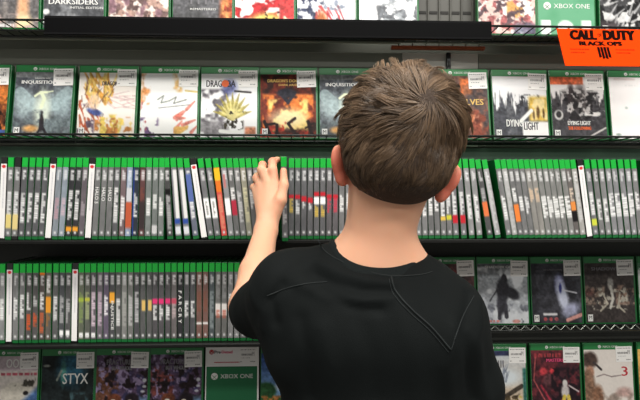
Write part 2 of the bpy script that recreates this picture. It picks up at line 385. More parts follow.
a.blot((60, 60, 66), 14, 14, .56, 14, box=(.42, .85, .3, .6)).mix(a._box(.66, 1, .33, .72, .06), (236, 192, 70)).blot((250, 224, 150), 5, 5, .5, 8, box=(.7, 1, .36, .7)).ell(.82, .58, .03, .1, (120, 84, 40), .5).ell(.74, .62, .02, .07, (120, 84, 40), .5).ell(.92, .6, .02, .08, (130, 90, 40), .5).rect(.52, 1, .73, 1, (246, 245, 242), .03).line([(.5, .72), (.7, .55)], .03, (244, 244, 240))
arts['dying'] = a
a = A((70, 68, 72), 37); n1 = vnoise(70, 80, 20, 3, 66, 3)
a.mix(np.clip(((.2 + n1 * .42) - a.V) * 14, 0, 1), (236, 232, 230)).rect(0, .62, 0, .13, (226, 96, 48), .02)
a.ell(.38, .35, .08, .22, (58, 50, 52), .5).ell(.55, .38, .12, .25, (90, 84, 84), .6).blot((190, 186, 184), 12, 12, .58, 12, box=(.2, .8, .2, .7)).blot((40, 38, 40), 10, 10, .55, 12, box=(.1, .9, .25, .7)).blot((226, 224, 220), 5, 14, .6, 12, box=(.6, 1, .5, .7)).ell(.13, .62, .08, .08, (220, 218, 214), .3).ell(.13, .61, .05, .055, (60, 58, 60), .4).line([(.7, .95), (.98, .82)], .012, (220, 216, 210)).marks(.12, .6, .94, .99, (170, 168, 166), 4, 1)
arts['following'] = a
arts['blank'] = A((250, 246, 244), 39).line([(.8, .28), (1, .32)], .012, (120, 120, 130)).ell(.3, .5, .03, .02, (190, 200, 195), .8).ell(.12, .93, .05, .02, (160, 180, 170), .6).rect(.1, .5, .02, .05, (236, 214, 210), .03).marks(.3, .5, .12, .16, (220, 222, 220), 1, 1, .4)
# ---- row 4, covers at the right
arts['redtext'] = A((66, 54, 54), 41).blot((96, 60, 60), 6, 6, .5, 8)
arts['redtext'].marks(.1, .7, .08, .24, (150, 66, 66), 8, 1)
a = A((150, 154, 160), 43).grad((120, 126, 130), (196, 200, 208)).blot((220, 224, 228), 4, 5, .52, 7).blot((110, 114, 124), 7, 7, .55, 9, box=(0, 1, .68, 1))
a.rect(0, 1, 0, .06, (84, 88, 92), .05)
a.ell(.5, .45, .13, .2, (46, 46, 52), .35).ell(.53, .27, .06, .09, (46, 46, 52), .35).ell(.68, .5, .16, .09, (44, 44, 50), .4, 1, .5).ell(.47, .68, .1, .16, (56, 56, 64), .45).line([(.4, .42), (.24, .62)], .012, (60, 60, 66)).line([(.44, .7), (.42, .9)], .04, (60, 60, 68)).line([(.54, .7), (.56, .88)], .04, (60, 60, 68)).marks(.22, .44, .93, .98, (214, 110, 100), 4, 1).ell(.75, .96, .08, .03, (226, 150, 140), .4)
arts['cloak'] = a
arts['glow'] = A((50, 50, 56), 45).blot((66, 66, 74), 5, 5, .5, 6).ell(.56, .36, .09, .16, (120, 124, 176), .8).ell(.62, .55, .1, .28, (206, 212, 236), .7, 1, -.25).ell(.58, .42, .03, .08, (60, 66, 150), .6).ell(.78, .78, .18, .1, (180, 184, 220), .8, .8, -.4).line([(.62, .45), (.9, .5)], .012, (220, 220, 230)).rect(.22, .5, .83, .87, (226, 224, 226)).ell(.26, .93, .035, .03, (200, 80, 84), .3).ell(.37, .93, .035, .03, (200, 80, 84), .3).ell(.48, .93, .035, .03, (190, 90, 94), .3).line([(.7, .95), (.98, .86)], .03, (220, 150, 140))
a = A((66, 58, 56), 47)
a.ell(.52, .35, .06, .1, (150, 146, 140), .5).blot((184, 176, 160), 14, 14, .53, 14, box=(.14, .86, .42, .78)).blot((130, 110, 96), 12, 12, .5, 12, box=(0, .4, .38, .7)).blot((140, 112, 96), 12, 12, .52, 12, box=(.62, 1, .38, .7)).line([(.52, .4), (.56, .6), (.5, .75)], .025, (206, 202, 190)).line([(.35, .5), (.45, .68), (.3, .8)], .015, (190, 180, 160)).line([(.7, .5), (.66, .72), (.78, .82)], .015, (190, 180, 160)).rect(.0, .2, .45, .55, (150, 80, 70), .1, .5)
arts['bones'] = a
arts['pale'] = A((226, 232, 226), 49).rect(0, 1, .0, .12, (240, 240, 236)).blot((90, 150, 110), 5, 5, .5, 9)
# ---- row 5
arts['oops'] = A((206, 196, 188), 51).rect(0, 1, .0, .24, (196, 176, 184), .04).marks(.2, .98, .26, .33, (180, 60, 80), 5, 1).ell(.62, .62, .32, .2, (214, 206, 190), .3).blot((74, 70, 60), 8, 8, .57, 12, box=(0, .95, .36, .5)).ell(.78, .6, .05, .035, (36, 30, 30), .4).mix(np.clip(((A((0,0,0)).U * .8 + A((0,0,0)).V) - 1.25) * 9, 0, 1), (70, 112, 176)).ell(.35, .85, .2, .1, (226, 220, 200), .4).ell(.7, 1, .3, .06, (214, 180, 110), .4)
arts['styx'] = A((34, 44, 46), 53).blot((24, 30, 30), 5, 5, .5, 6).ell(.58, .2, .25, .28, (40, 100, 128), .9).ell(.42, .28, .05, .2, (70, 140, 130), .8).line([(.3, .4), (.38, .25)], .018, (130, 140, 130)).ell(.1, .17, .07, .02, (140, 146, 140), .4).line([(.28, .75), (.38, .88), (.44, .98)], .02, (150, 160, 150)).blot((60, 90, 96), 9, 9, .6, 8, box=(.2, .9, .6, 1))
def party(seed, red):
    a = A((84, 62, 92), seed).blot((128, 60, 56) if red else (116, 70, 50), 5, 6, .48, 8, box=(0, .45, .2, .9)).blot((60, 56, 96), 7, 7, .5, 8, box=(.3, 1, .2, .8))
    a.blot((150, 130, 170), 14, 14, .62, 12).blot((40, 26, 30), 9, 9, .58, 12).mix(a._box(.75, 1, .7, 1, .1), (110, 150, 190)).rect(0, .2, .85, 1, (120, 140, 170), .06)
    a.ell(.36, .72, .13, .09, (120, 60, 36), .3).ell(.34, .75, .05, .03, (236, 226, 214), .3).ell(.36, .83, .16, .05, (206, 140, 90), .4)
    a.ell(.7, .74, .14, .12, (36, 26, 34), .3).ell(.66, .76, .05, .03, (230, 214, 190), .3).ell(.35, .92, .08, .05, (226, 216, 206), .4).ell(.93, .42, .04, .03, (200, 200, 210), .4).ell(.93, .52, .04, .02, (200, 200, 210), .4).ell(.9, .6, .04, .02, (190, 190, 200), .4)
    return a
arts['party1'] = party(55, False); arts['party2'] = party(57, True)
arts['meadow'] = A((46, 84, 160), 59).grad((40, 70, 150), (120, 170, 220), 0, .6).ell(.1, .62, .2, .14, (44, 96, 52), .3).ell(.5, .55, .2, .08, (226, 230, 236), .6).rect(0, 1, .72, 1, (60, 110, 44), .05).blot((206, 130, 60), 12, 12, .5, 12, box=(0, 1, .7, .85)).ell(.3, .92, .12, .1, (236, 210, 60), .4).ell(.6, .95, .14, .05, (200, 60, 60), .5).blot((240, 200, 80), 8, 8, .6, 12, box=(.5, 1, .1, .5))
arts['desert'] = A((214, 220, 222), 61).rect(0, 1, 0, .1, (52, 58, 96), .02).grad((206, 212, 216), (214, 190, 160), .1, .75).rect(0, 1, 0, .09, (52, 58, 96), .02).ell(.55, .45, .35, .14, (226, 236, 240), .8).strokes(9, (120, 130, 150), (.5, .62, .35, .55), -1.4, .16, .012, 3).line([(.4, .85), (.9, .6)], .04, (70, 60, 50)).blot((90, 74, 50), 9, 9, .52, 12, box=(.2, .9, .72, 1)).blot((206, 186, 90), 9, 9, .6, 12, box=(.2, .9, .75, 1)).rect(.93, 1, .3, .9, (40, 110, 100), .04)
arts['skull'] = A((70, 34, 42), 63).blot((110, 40, 48), 6, 6, .5, 8).ell(.25, .36, .08, .06, (236, 60, 70), .7).ell(.45, .36, .07, .06, (226, 50, 60), .7).ell(.36, .5, .12, .1, (110, 60, 66), .5).blot((36, 22, 30), 7, 7, .5, 10, box=(.4, 1, .3, 1)).ell(.68, .56, .05, .06, (226, 220, 214), .4).ell(.68, .7, .08, .12, (210, 200, 196), .5).line([(.66, .78), (.6, 1)], .035, (220, 190, 60)).line([(.74, .78), (.78, 1)], .035, (230, 200, 70)).line([(.76, .6), (.95, .7)], .012, (210, 190, 190)).line([(.1, .1), (.05, .5), (.3, .9)], .012, (190, 80, 80)).line([(.2, .6), (.45, .95)], .02, (170, 40, 60)).marks(.08, .62, .04, .14, (190, 60, 66), 8, 1)
arts['dusk'] = A((236, 226, 216), 65).ell(.12, .18, .16, .14, (84, 64, 56), .4).ell(.12, .38, .08, .1, (200, 140, 110), .5).ell(.06, .62, .15, .3, (150, 110, 84), .4).ell(.26, .8, .12, .2, (140, 96, 70), .5).blot((170, 150, 136), 5, 6, .5, 6, box=(.25, 1, .72, 1)).ell(.8, .72, .15, .08, (200, 160, 150), .8).line([(.2, .22), (.35, .34)], .02, (70, 60, 60)).line([(.25, .46), (.4, .42), (.55, .46), (.75, .44)], .008, (120, 100, 100))
arts['ball'] = A((242, 186, 80), 67).grad((250, 200, 90), (226, 120, 60)).ell(.42, .62, .36, .25, (30, 60, 140), .15).ell(.36, .58, .07, .06, (170, 210, 240), .5).blot((206, 90, 60), 5, 5, .6, 9, box=(0, .5, .5, 1))

# ------------------------------------------------------------------ shelf levels
D1, D2, D3, D4, D4R, D5 = 1.150, 1.200, 1.105, 1.144, 1.306, 1.330
Z1 = ZC + 0.3665; Z2 = ZC + 0.1395; Z3 = ZC - 0.0825; Z4 = ZC - 0.306; Z4R = ZC - 0.3150; Z5 = ZC - 0.5440
g1, g2, g4, g5 = 'display cases on the top wire shelf', 'display cases on the second wire shelf', 'display cases on the right hand wire shelf', 'display cases on the bottom wire shelf'
row1 = [
 (-22, 41, 'dawn', 'grey cover with orange glow at far left of the top wire shelf', [('EDITION', -.02, .062, .062, .005, 'greyink')], 'left'),
 (43, 106.5, 'darksiders', 'grey cover lettered DARKSIDERS on the top shelf', [('DARKSIDERS', -.002, .0615, .104, .012, 'offwhite'), ('INITIAL EDITION', .026, .0485, .07, .0048, 'offwhite')], None),
 (108, 171, 'mosaic', 'pinkish brown mosaic cover above the left of the black channel', [], None),
 (173, 233.5, 'grimflame', 'dark grey cover with an orange flame edge on the top shelf', [('REMASTERED', 0, .049, .056, .0045, 'offwhite'), ('I I I I', -.002, .066, .05, .012, 'greyink')], 'left'),
 (235, 295.5, 'redbrush', 'white cover with a red brush splash and black scrawl', [], None),
 (297, 357, 'racer', 'white cover with blue-grey shapes and red streaks', [], None),
 (359, 418, 'snow', 'almost white cover with grey smears, left of the bare slat panel', [], None),
 (478, 536, 'pinkcrowd', 'pink and cream crowd cover, right of the bare slat panel', [], None),
 (598, 658, 'shards', 'black and white shards cover above the orange sign', [], 'T'),
]
dxs = 0
for i, (a_, b_, k, lab, tt, rt) in enumerate(row1):
    cover_case(a_, b_, 10, D1, Z1, 3, arts[k], lab, g1, False, rt if rt != 'T' else 'left', tt, seed=i)
def generic_case(xl, xr, ypx, D, z, lean, label, group, full, seed):
    """plain resale case: green sheet with the platform name; a white label above it when not full"""
    xc = (W(xl, ypx, D).x + W(xr, ypx, D).x) / 2
    t = empty('game_case', (xc, D, z), (-R(lean), 0, 0)); tag(t, label, 'video game', group)
    sh = link('case_shell', ME_COVER_SHELL.copy(), None, t); sh.data.materials[0] = M['shell'] if full else M['white']
    top = .168 if full else .122
    ar = Art((92, 160, 120) if full else (42, 110, 72), 40, 50, 5)
    if full: ar.line([(.2, .0), (.5, .25)], .05, (180, 214, 190), .6).blot((120, 180, 144), 3, 3, .5, 4, alpha=.5)
    ar.rect(.06, .22, .80 if full else .72, 1, (236, 240, 236)).ell(.48, .9 if full else .83, .14, .1, (236, 240, 236), .2).rect(.76, .93, .8 if full else .72, 1, (236, 240, 236))
    s = sheet('cover_sheet', ar, -.0645, .0635, .003, top, -0.0006, M['print'], t); s['label'] = 'green printed sheet'
    cz = .0555 + .012 if full else .098
    emblem(t, -.044, cz, .0085, -.0008, M['offwhite'], M['header'])
    text('XBOX ONE', t, .012, cz, .082, .0105, -.0009, M['offwhite'], 'platform_lettering')
    if not full:
        emblem(t, -.052, .158, .006, -.0005, M['redink'], M['white'], 'red_round_logo')
        text('Pre', t, -.037, .158, .016, .0075, -.0006, M['ink'], 'label_lettering', bold=.02)
        text('Owned', t, -.0135, .158, .028, .0075, -.0006, M['pink'], 'label_lettering', bold=.02)
        pr = empty('x'); bpy.data.objects.remove(pr)
        s = link('price_sticker', ME_STICKER, None, t); s.location = (.0185, -.0012, .128); price_print(s, seed)
        bm = bmesh.new(); x = -.045; r_ = random.Random(3)
        while x < .03:
            l = r_.uniform(.002, .005); bm.faces.new([bm.verts.new(p) for p in ((x, -.0005, .131), (x + l, -.0005, .131), (x + l, -.0005, .1335), (x, -.0005, .1335))]); x += l + .001
        me = bpy.data.meshes.new('small_print'); bm.to_mesh(me); bm.free(); link('small_print', me, M['redink'], t)
    return t
generic_case(538, 596, 10, D1, Z1, 3, 'pale green case with large XBOX ONE lettering, above the orange sign', g1, True, 1)

row2 = [
 (-50, 8, 'ember', 'orange and brown cover cut off by the left edge, second shelf', [], None, True),
 (13, 74, 'inq', 'leftmost grey cover lettered INQUISITION with a pale winged shape', [('INQUISITION', -.012, .129, .078, .0095, 'offwhite'), ('DRAGON AGE', -.005, .139, .034, .0038, 'offwhite')], 'left', True),
 (77, 138, 'swirl', 'orange and yellow swirling sketch cover on the second shelf', [('DRAGON', .004, .128, .034, .010, 'ink')], 'T', True),
 (140, 200, 'sketch', 'white cover with faint script and orange edges', [], None, True),
 (202, 258, 'spikes', 'white cover with golden spikes over grey, lettered DRAG', [('DRAG', -.036, .130, .035, .016, 'ink'), ('BA', .004, .130, .018, .016, 'ink')], None, True),
 (260, 318, 'fire', 'dark cover with orange flames and winged shape, beside the head', [('DRAGON\'S DOGMA', -.006, .138, .085, .0075, 'gold'), ('DARK ARISEN', .002, .128, .05, .005, 'gold')], 'left', True),
 (319, 377, 'inq', 'grey INQUISITION cover partly hidden by the boy\'s hair', [('INQUISITION', -.012, .129, .078, .0095, 'offwhite')], 'left', False),
 (378, 431.5, 'ember', 'orange brown cover hidden behind the boy\'s head', [], None, False),
 (433, 490, 'wolves', 'brown cover with gold letters WOLVES right of the boy\'s head', [('WOLVES', .012, .090, .080, .014, 'gold')], None, True),
 (492, 549, 'dying', 'cover lettered DYING LIGHT, white sky over dark trees, yellow corner', [('DYING', -.017, .040, .038, .017, 'offwhite'), ('LIGHT', .022, .033, .034, .018, 'ink')], 'left', True),
 (550, 607, 'following', 'grey cover with orange top band, lettered DYING LIGHT THE FOLLOWING', [('DYING LIGHT', -.002, .041, .054, .010, 'offwhite'), ('THE FOLLOWING', -.002, .0285, .054, .008, 'orangeink')], 'left', True),
 (608, 666, 'blank', 'nearly blank white cover at the right end of the second shelf', [], None, False),
]
for i, (a_, b_, k, lab, tt, rt, st) in enumerate(row2):
    t = cover_case(a_, b_, 100, D2, Z2, 8, arts[k], lab, g2, st, 'left' if rt else None, tt, seed=i + 20, roll=random.uniform(-.5, .5))
    if k == 'spikes':
        link('orange_ball', me_tube('orange_ball', [(-.0105, -.0009, .130), (-.0105, -.0013, .130)], .0085, 16), M['orangeink'], t)
row4 = [
 (371, 423, 'redtext', 'dark reddish cover mostly hidden behind the boy\'s collar', [], None, False),
 (423.5, 476, 'redtext', 'dark cover with dim red title just over the boy\'s right shoulder', [], None, True),
 (477, 529.5, 'cloak', 'misty grey cover with a dark cloaked silhouette, lettered SHADOW', [('SHADOW OF', -.012, .145, .066, .0065, 'offwhite')], None, True),
 (530.5, 583, 'glow', 'black cover with a blue-white glowing wisp', [('SHADOW', -.008, .137, .05, .004, 'greyink')], 'left', True),
 (584, 636, 'bones', 'dark brown cover of bone-coloured tangle, lettered SHADOWS', [('SHADOWS', -.012, .139, .07, .0085, 'greyink')], 'left', True),
 (637, 690, 'pale', 'pale cover with green blotches at the right edge, fourth shelf', [('S', -.055, .14, .01, .012, 'ink')], None, False),
]
for i, (a_, b_, k, lab, tt, rt, st) in enumerate(row4):
    cover_case(a_, b_, 290, D4R, Z4R, 5, arts[k], lab, g4, st, 'left' if rt else None, tt, seed=i + 40)
row5 = [
 (-15, 38.5, 'oops', 'pale cover with letters OOPS and a blue corner, bottom left', [('OOPS', .010, .136, .05, .022, 'offwhite')], None, True),
 (41, 95, 'styx', 'dark teal cover lettered STYX on the bottom shelf', [('STYX', .018, .097, .062, .026, 'offwhite')], None, True),
 (96, 149, 'party1', 'busy purple and brown group cover, left of its twin', [('FRACTURED', -.005, .136, .07, .013, 'greyink'), ('BUT WHOLE', -.002, .121, .05, .010, 'greyink')], None, True),
 (150, 203, 'party2', 'busy purple and red group cover, right of its twin', [('FRACTURED', -.005, .136, .07, .013, 'greyink'), ('BUT WHOLE', -.002, .121, .05, .010, 'greyink')], None, True),
 (260, 314, 'meadow', 'bright blue sky and meadow cover beside the boy\'s shirt', [], None, False),
 (475.5, 528.5, 'desert', 'pale desert cover with dark blue band, right of the boy\'s sleeve', [('XXIII', -.02, .120, .05, .018, 'greyink')], None, True),
 (530.5, 582, 'skull', 'dark red cover with glowing red eyes, bottom shelf', [('MASTERS', -.002, .128, .045, .008, 'pink')], 'left', True),
 (583.5, 635, 'dusk', 'cream cover with a capped profile and a large numeral 3', [('3', .041, .098, .016, .024, 'redink')], None, True),
 (636, 690, 'ball', 'orange cover with a blue ball, bottom right corner', [('FOR', -.04, .142, .03, .008, 'offwhite')], 'left', False),
]
for i, (a_, b_, k, lab, tt, rt, st) in enumerate(row5):
    cover_case(a_, b_, 370, D5, Z5, 5, arts[k], lab, g5, st, 'left' if rt else None, tt, seed=i + 60)
generic_case(205, 258, 370, D5, Z5, 5, 'white and green resale case lettered PreOwned and XBOX ONE', g5, False, 9)

# ------------------------------------------------------------------ spine-out cases
T = 0.0121
ME_SPINE_SHELL = me_box('case_shell', -T / 2, T / 2, 0, CW, 0, CH, 0.0010, 2); ME_SPINE_SHELL.materials.append(M['shell'])
ME_SPINE_HEAD = me_box('green_header', -T / 2 + .0005, T / 2 - .0005, -0.0007, .0006, .1505, .1695, .0004, 1); ME_SPINE_HEAD.materials.append(M['spine_header'])
ME_SHELL_WHITE = ME_SPINE_SHELL.copy(); ME_SHELL_WHITE.materials[0] = M['shell_clear']
def spine_art(base, feats, seed):
    r = random.Random(seed)
    w, h = 9, 110
    base = tuple(min(255, c * 1.12 + 4) for c in base)
    a = Art(base, w, h, seed)
    a.mix(np.clip(np.abs(a.U - .5) * 2 - .66, 0, 1) * 3.2, tuple(c * .3 for c in base))  # label edges darkened: painted shade of the gaps between neighbouring cases
    a.mix(vnoise(w, h, 2, 9, seed, 2) * .35, tuple(min(255, c * 1.5 + 10) for c in base))
    def letters(v0, v1, c, u0=.24, u1=.76, al=.95):
        u0 -= .02; u1 += .02
        v = v0
        while v < v1:
            l = r.uniform(.014, .032); g = r.uniform(.005, .009)
            k = r.random()
            a.rect(u0, u1 if k > .3 else (u0 + u1) / 2, v, min(v1, v + l), c, .03, al)
            v += l + g
    for f in feats:
        if f[0] == 'let': letters(*f[1:])
        if f[0] == 'blk': a.rect(0.08 if len(f) < 5 else f[4], .92 if len(f) < 5 else f[5], f[1], f[2], f[3], .03)
        if f[0] == 'bg': a.mix(a._box(0, 1, f[1], f[2], .05), f[3])
        if f[0] == 'side': a.rect(f[1], f[2], 0, 1, f[3], .1)
    return a
def std(base=(90, 90, 90), tv=(.36, .72), tc=(244, 244, 244), extra=(), logo=True, strength=1):
    f = [('let', .05, .19, (236, 236, 236), .3, .72, .95)]
    if tv: f.append(('let', tv[0], tv[1], tc, .22, .78, strength))
    f += list(extra)
    if logo: f.append(('blk', .93, .965, (214, 214, 214), .3, .7))
    return (base, f)
def spine_case(x, z, D, lean, spec, label, group, yaw=0.0, kind='n', word=None, seed=0, dz=0.0):
    a = R(lean)
    t = empty('game_case', (x, D, z + T / 2 * abs(math.sin(a)) + dz), (0, a, yaw)); tag(t, label, 'video game', group)
    if kind == 'white':
        link('case_shell', ME_SHELL_WHITE, None, t)['label'] = 'dark clear plastic shell'
        ar = Art((240, 238, 236), 9, 110, seed)
        ar.mix(np.clip(np.abs(ar.U - .5) * 2 - .8, 0, 1), (190, 190, 188)); ar.ell(.5, .04, .32, .022, (214, 50, 56), .3)
        r = random.Random(seed); v = .12
        while v < .6:
            l = r.uniform(.01, .03); ar.rect(.4, .62, v, v + l, (176, 176, 184), .03, .7); v += l + .012
        sheet('spine_label', ar, -T / 2 + .0004, T / 2 - .0004, .004, .157, -.0006, M['spine'], t)['label'] = 'white paper spine label'
        return t
    link('case_shell', ME_SPINE_SHELL if kind != 'dark' else ME_SHELL_WHITE, None, t)
    if kind != 'dark': link('green_header', ME_SPINE_HEAD, None, t)
    ar = spine_art(spec[0], spec[1], seed)
    s = sheet('spine_label', ar, -T / 2 + .0002, T / 2 - .0002, .0075, .1505, -.0006, M['spine'], t)
    if word:
        text(word[0], t, 0, word[1], word[2], .0068, -.0008, M[word[3]], down=True, bold=.01)
    return t

def interp(knots, n):
    """knots: (index, bottom px, top px) -> arrays"""
    ks = np.array(knots, float); i = np.arange(n)
    return np.interp(i, ks[:, 0], ks[:, 1]), np.interp(i, ks[:, 0], ks[:, 2])

ORD = ['first', 'second', 'third', 'fourth', 'fifth', 'sixth', 'seventh', 'eighth', 'ninth', 'tenth', 'eleventh', 'twelfth', 'thirteenth', 'fourteenth', 'fifteenth', 'sixteenth', 'seventeenth', 'eighteenth', 'nineteenth', 'twentieth']
Y = (226, 190, 80); Wt = (250, 250, 248); RD = (196, 40, 52); BL = (50, 80, 160); OR = (228, 120, 40); PK = (214, 70, 110); GR = (100, 108, 116)
S3 = {}
S3[0] = 'white'
S3[1] = std(extra=[('blk', .68, .88, (226, 206, 130))]); S3[2] = ('dark', std(extra=[('blk', .68, .9, (226, 206, 140))]))
for k in (3, 4, 5, 6): S3[k] = std((70, 70, 72), (.38, .8), Wt)
S3[7] = 'white'
S3[8] = std((104, 110, 116), (.45, .75), (190, 150, 160)); S3[9] = std((110, 118, 126), (.45, .7), (206, 180, 190))
for k in (10, 11): S3[k] = std((40, 40, 42), (.34, .76), Wt, [('blk', .86, .93, (236, 160, 50))])
S3[12] = std((80, 74, 78), (.5, .7), (170, 160, 165)); S3[13] = 'white'
S3[14] = (std(tv=None), ('HALO 5', .092, .034, 'offwhite')); S3[15] = (std(tv=None), ('HALO', .094, .028, 'offwhite')); S3[16] = (std(tv=None), ('HALO', .094, .028, 'offwhite'))
S3[17] = std((72, 72, 74), (.3, .8), Wt); S3[18] = std((90, 76, 78), (.42, .85), Wt)
S3[19] = std((110, 120, 140), (.1, .35), (200, 210, 220), [('bg', .5, .88, (190, 90, 60)), ('blk', .3, .5, (206, 206, 210))])
S3[20] = std((36, 40, 48), (.38, .72), Wt, [('side', 0, .25, (40, 60, 130))]); S3[21] = std((70, 46, 46), (.3, .5), (120, 70, 60), [('bg', .5, .9, (60, 50, 50))])
S3[22] = std((96, 100, 98), (.45, .7), Wt); S3[23] = std((90, 94, 92), (.4, .6), Wt, [('blk', .84, .96, (200, 200, 200))]); S3[24] = std((92, 96, 94), (.44, .7), Wt)
S3[25] = std((56, 56, 56), (.4, .9), (190, 190, 190), [('blk', .32, .4, (20, 20, 20))])
for k in (26, 27): S3[k] = std((96, 98, 100), None, Wt, [('blk', .04, .75, (228, 228, 226), .35, .85), ('blk', .75, .82, BL), ('blk', .86, .97, (216, 220, 226))])
S3[28] = std((80, 84, 96), (.5, .75), Wt, [('blk', .1, .5, (90, 110, 170))]); S3[29] = 'white'
for k in (30, 31): S3[k] = std((88, 88, 90), None, Wt, [('blk', .45, .74, Wt), ('let', .5, .7, (90, 90, 90), .35, .6, .7)])
S3[32] = std((170, 60, 56), (.4, .9), (220, 150, 120), [('bg', 0, .2, (236, 190, 40)), ('blk', .2, .36, OR)])
S3[33] = std((110, 110, 112), None, Wt, [('blk', .45, .7, Wt), ('blk', .1, .3, (190, 120, 120), .2, .6)]); S3[34] = std((84, 84, 84), (.3, .5), Wt, [('blk', .48, .7, (180, 50, 70))])
S3[35] = std((96, 96, 96), (.35, .8), (210, 210, 210)); S3[36] = std((120, 118, 104), (.3, .8), (226, 220, 180))
B3, T3 = interp([(0, 1, 4), (7, 47.5, 53.5), (13, 87.5, 92.5), (21, 141, 143), (24, 160.5, 162), (25, 170, 167.5 - 1.5), (29, 204.5, 192.5), (33, 231.5, 222.5), (36, 250, 241.5), (40, 274.2, 267.5)], 41)
grp3 = 'game cases packed spine-out on the upper spine row'
grp4 = 'game cases packed spine-out on the lower spine row'
def desc(spec, word):
    if word: return 'grey spine lettered %s' % word[0]
    base, f = spec
    cols = {Y: 'yellow', RD: 'red', BL: 'blue', OR: 'orange', PK: 'pink'}
    for g in f:
        if g[0] in ('blk', 'bg') and g[3] in cols: return 'spine with %s patch' % cols[g[3]]
    if any(g[0] == 'blk' and g[3] == Wt for g in f): return 'spine with white block'
    if sum(base) < 150: return 'black spine'
    if base[2] > base[0] + 8: return 'bluish grey spine'
    if base[0] > base[1] + 8: return 'reddish brown spine'
    return 'grey spine'
def put_row(specs, B, Tt, D, z, ymid_b, ymid_t, grp, anchors, seed0, place, skip=()):
    last = None; cnt = 0; W_ = {}
    for i in range(len(B)):
        sp = specs.get(i)
        xb = W(B[i], ymid_b, D).x; xt = W(Tt[i], ymid_t, D).x
        lean = math.degrees(math.asin(max(-.5, min(.5, (xt - xb) / CH))))
        if i in anchors: last = anchors[i]; cnt = 0; lab = last[1]
        else: lab = None
        kind, word = 'n', None
        if sp is None:
            rr = random.Random(seed0 + i); g = rr.randint(84, 112)
            v0 = rr.uniform(.3, .5); sp = std((g, g, g), (v0, v0 + rr.uniform(.2, .4)), Wt)
        if sp == 'white': kind = 'white'
        elif sp[0] == 'dark': kind = 'dark'; sp = sp[1]
        elif isinstance(sp[1], tuple): sp, word = sp
        if lab is None:
            cnt += 1
            lab = '%s, %s right of %s, %s' % (desc(sp, word) if kind != 'white' else 'white spine', ORD[cnt - 1], last[0], place)
        if i in skip: continue
        spine_case(xb, z, D + random.uniform(0, .0025), lean, sp, lab, grp, 0, kind, word, seed0 + i, 0)
# white spines act as landmarks
put_row(S3, B3, T3, D3, Z3, 239.5, 158.5, grp3, {0: ('the edge white spine', 'white spine cut by the left edge, upper spine row'), 7: ('the slanted white spine', 'white slanted spine with bottom nearer the left edge, upper spine row'), 13: ('the third white spine', 'white spine just left of the three HALO spines'), 29: ('the white spine', 'white spine leaning left, midway between HALO spines and hand')}, 100, 'upper row', skip=(40,))
S3b = {}
S3b[0] = std((76, 76, 78), None, Wt, [('blk', .4, .45, RD), ('let', .46, .66, Y, .22, .78, 1)]); S3b[1] = std((76, 76, 78), None, Wt, [('blk', .4, .46, RD), ('let', .48, .68, Wt, .22, .78, 1)])
S3b[2] = std((78, 78, 80), None, Wt, [('blk', .42, .5, RD), ('let', .5, .6, Wt, .3, .7, 1)]); S3b[3] = std((78, 78, 80), None, Wt, [('blk', .44, .52, RD), ('let', .52, .62, Wt, .3, .7, 1)])
for k in (4, 5): S3b[k] = std((78, 78, 80), None, Wt, [('blk', .36, .42, RD), ('blk', .43, .54, Wt), ('let', .56, .72, Y, .22, .78, 1)])
for k in (6, 7): S3b[k] = std((78, 76, 78), None, Wt, [('let', .4, .66, (216, 60, 80), .22, .78, 1), ('blk', .4, .45, RD)])
B3b, T3b = interp([(0, 291.2, 291.5), (8, 341.5, 342), (9, 348, 348)], 9)
put_row(S3b, B3b, T3b, D3, Z3, 239.5, 160, grp3, {0: ('the yellow-titled spine', 'spine with red mark over yellow title, immediately right of the hand')}, 200, 'upper row')
B3h, T3h = interp([(0, 348.2, 348.4), (9, 406.3, 405)], 10)
put_row({}, B3h, T3h, D3, Z3, 239.5, 160, grp3, {0: ('that behind the ear', 'grey spine directly behind the boy\'s left ear and neck')}, 250, 'upper row')
S3c = {0: std(), 5: std(extra=[('blk', .72, .78, Y)]), 6: std(tv=(.4, .68), extra=[('blk', .7, .77, (206, 200, 60))]), 7: std((90, 90, 92), (.36, .7), Wt, [('blk', .7, .82, RD)], strength=1), 8: std((90, 90, 92), (.36, .7), Wt, [('blk', .7, .82, RD)], strength=1),
       9: std((112, 112, 112), (.4, .75), Wt), 10: std((112, 112, 112), (.4, .8), Wt), 11: std((64, 64, 64), (.3, .5), (180, 180, 180), [('blk', .5, .72, (226, 120, 70))]), 12: std((130, 130, 130), (.2, .9), (200, 200, 200))}
B3c, T3c = interp([(0, 413, 411.5), (7, 456.6, 452), (10, 480, 471.5), (11, 490.5, 477.5), (12, 498.5, 484.3)], 13)
put_row(S3c, B3c, T3c, D3, Z3, 239.5, 160, grp3, {0: ('that by the neck', 'grey spine immediately right of the boy\'s neck')}, 300, 'upper row')
S3d = {1: std((130, 130, 128), (.1, .9), (190, 190, 190)), 2: std((84, 84, 84), (.3, .5), Wt, [('blk', .54, .8, (236, 130, 60))]), 4: std(tv=(.42, .68)), 5: std((110, 108, 104), (.3, .5), (220, 190, 160)), 6: std((110, 108, 104), (.3, .5), (220, 190, 160)),
       14: 'white'}
for k in (7, 8, 9, 10, 11): S3d[k] = std((100, 100, 98), None, Wt, [('let', .42, .74, Wt, .12, .88, 1)])
S3d[12] = std((80, 76, 74), (.3, .5), (220, 200, 180), [('blk', .5, .64, (226, 140, 70)), ('blk', .64, .8, (24, 22, 24))]); S3d[13] = std((130, 128, 124), (.2, .8), (200, 200, 200))
S3d[15] = std((90, 90, 92), (.36, .7), Wt, [('blk', .76, .86, (206, 214, 70))])
for k in (18, 19, 20, 21): S3d[k] = std((104, 104, 106), None, Wt, [('let', .38, .72, Wt, .15, .85, 1)])
B3d, T3d = interp([(0, 509.8, 497), (13, 584, 573), (14, 590.5, 580.3), (22, 641.2, 633.2)], 23)
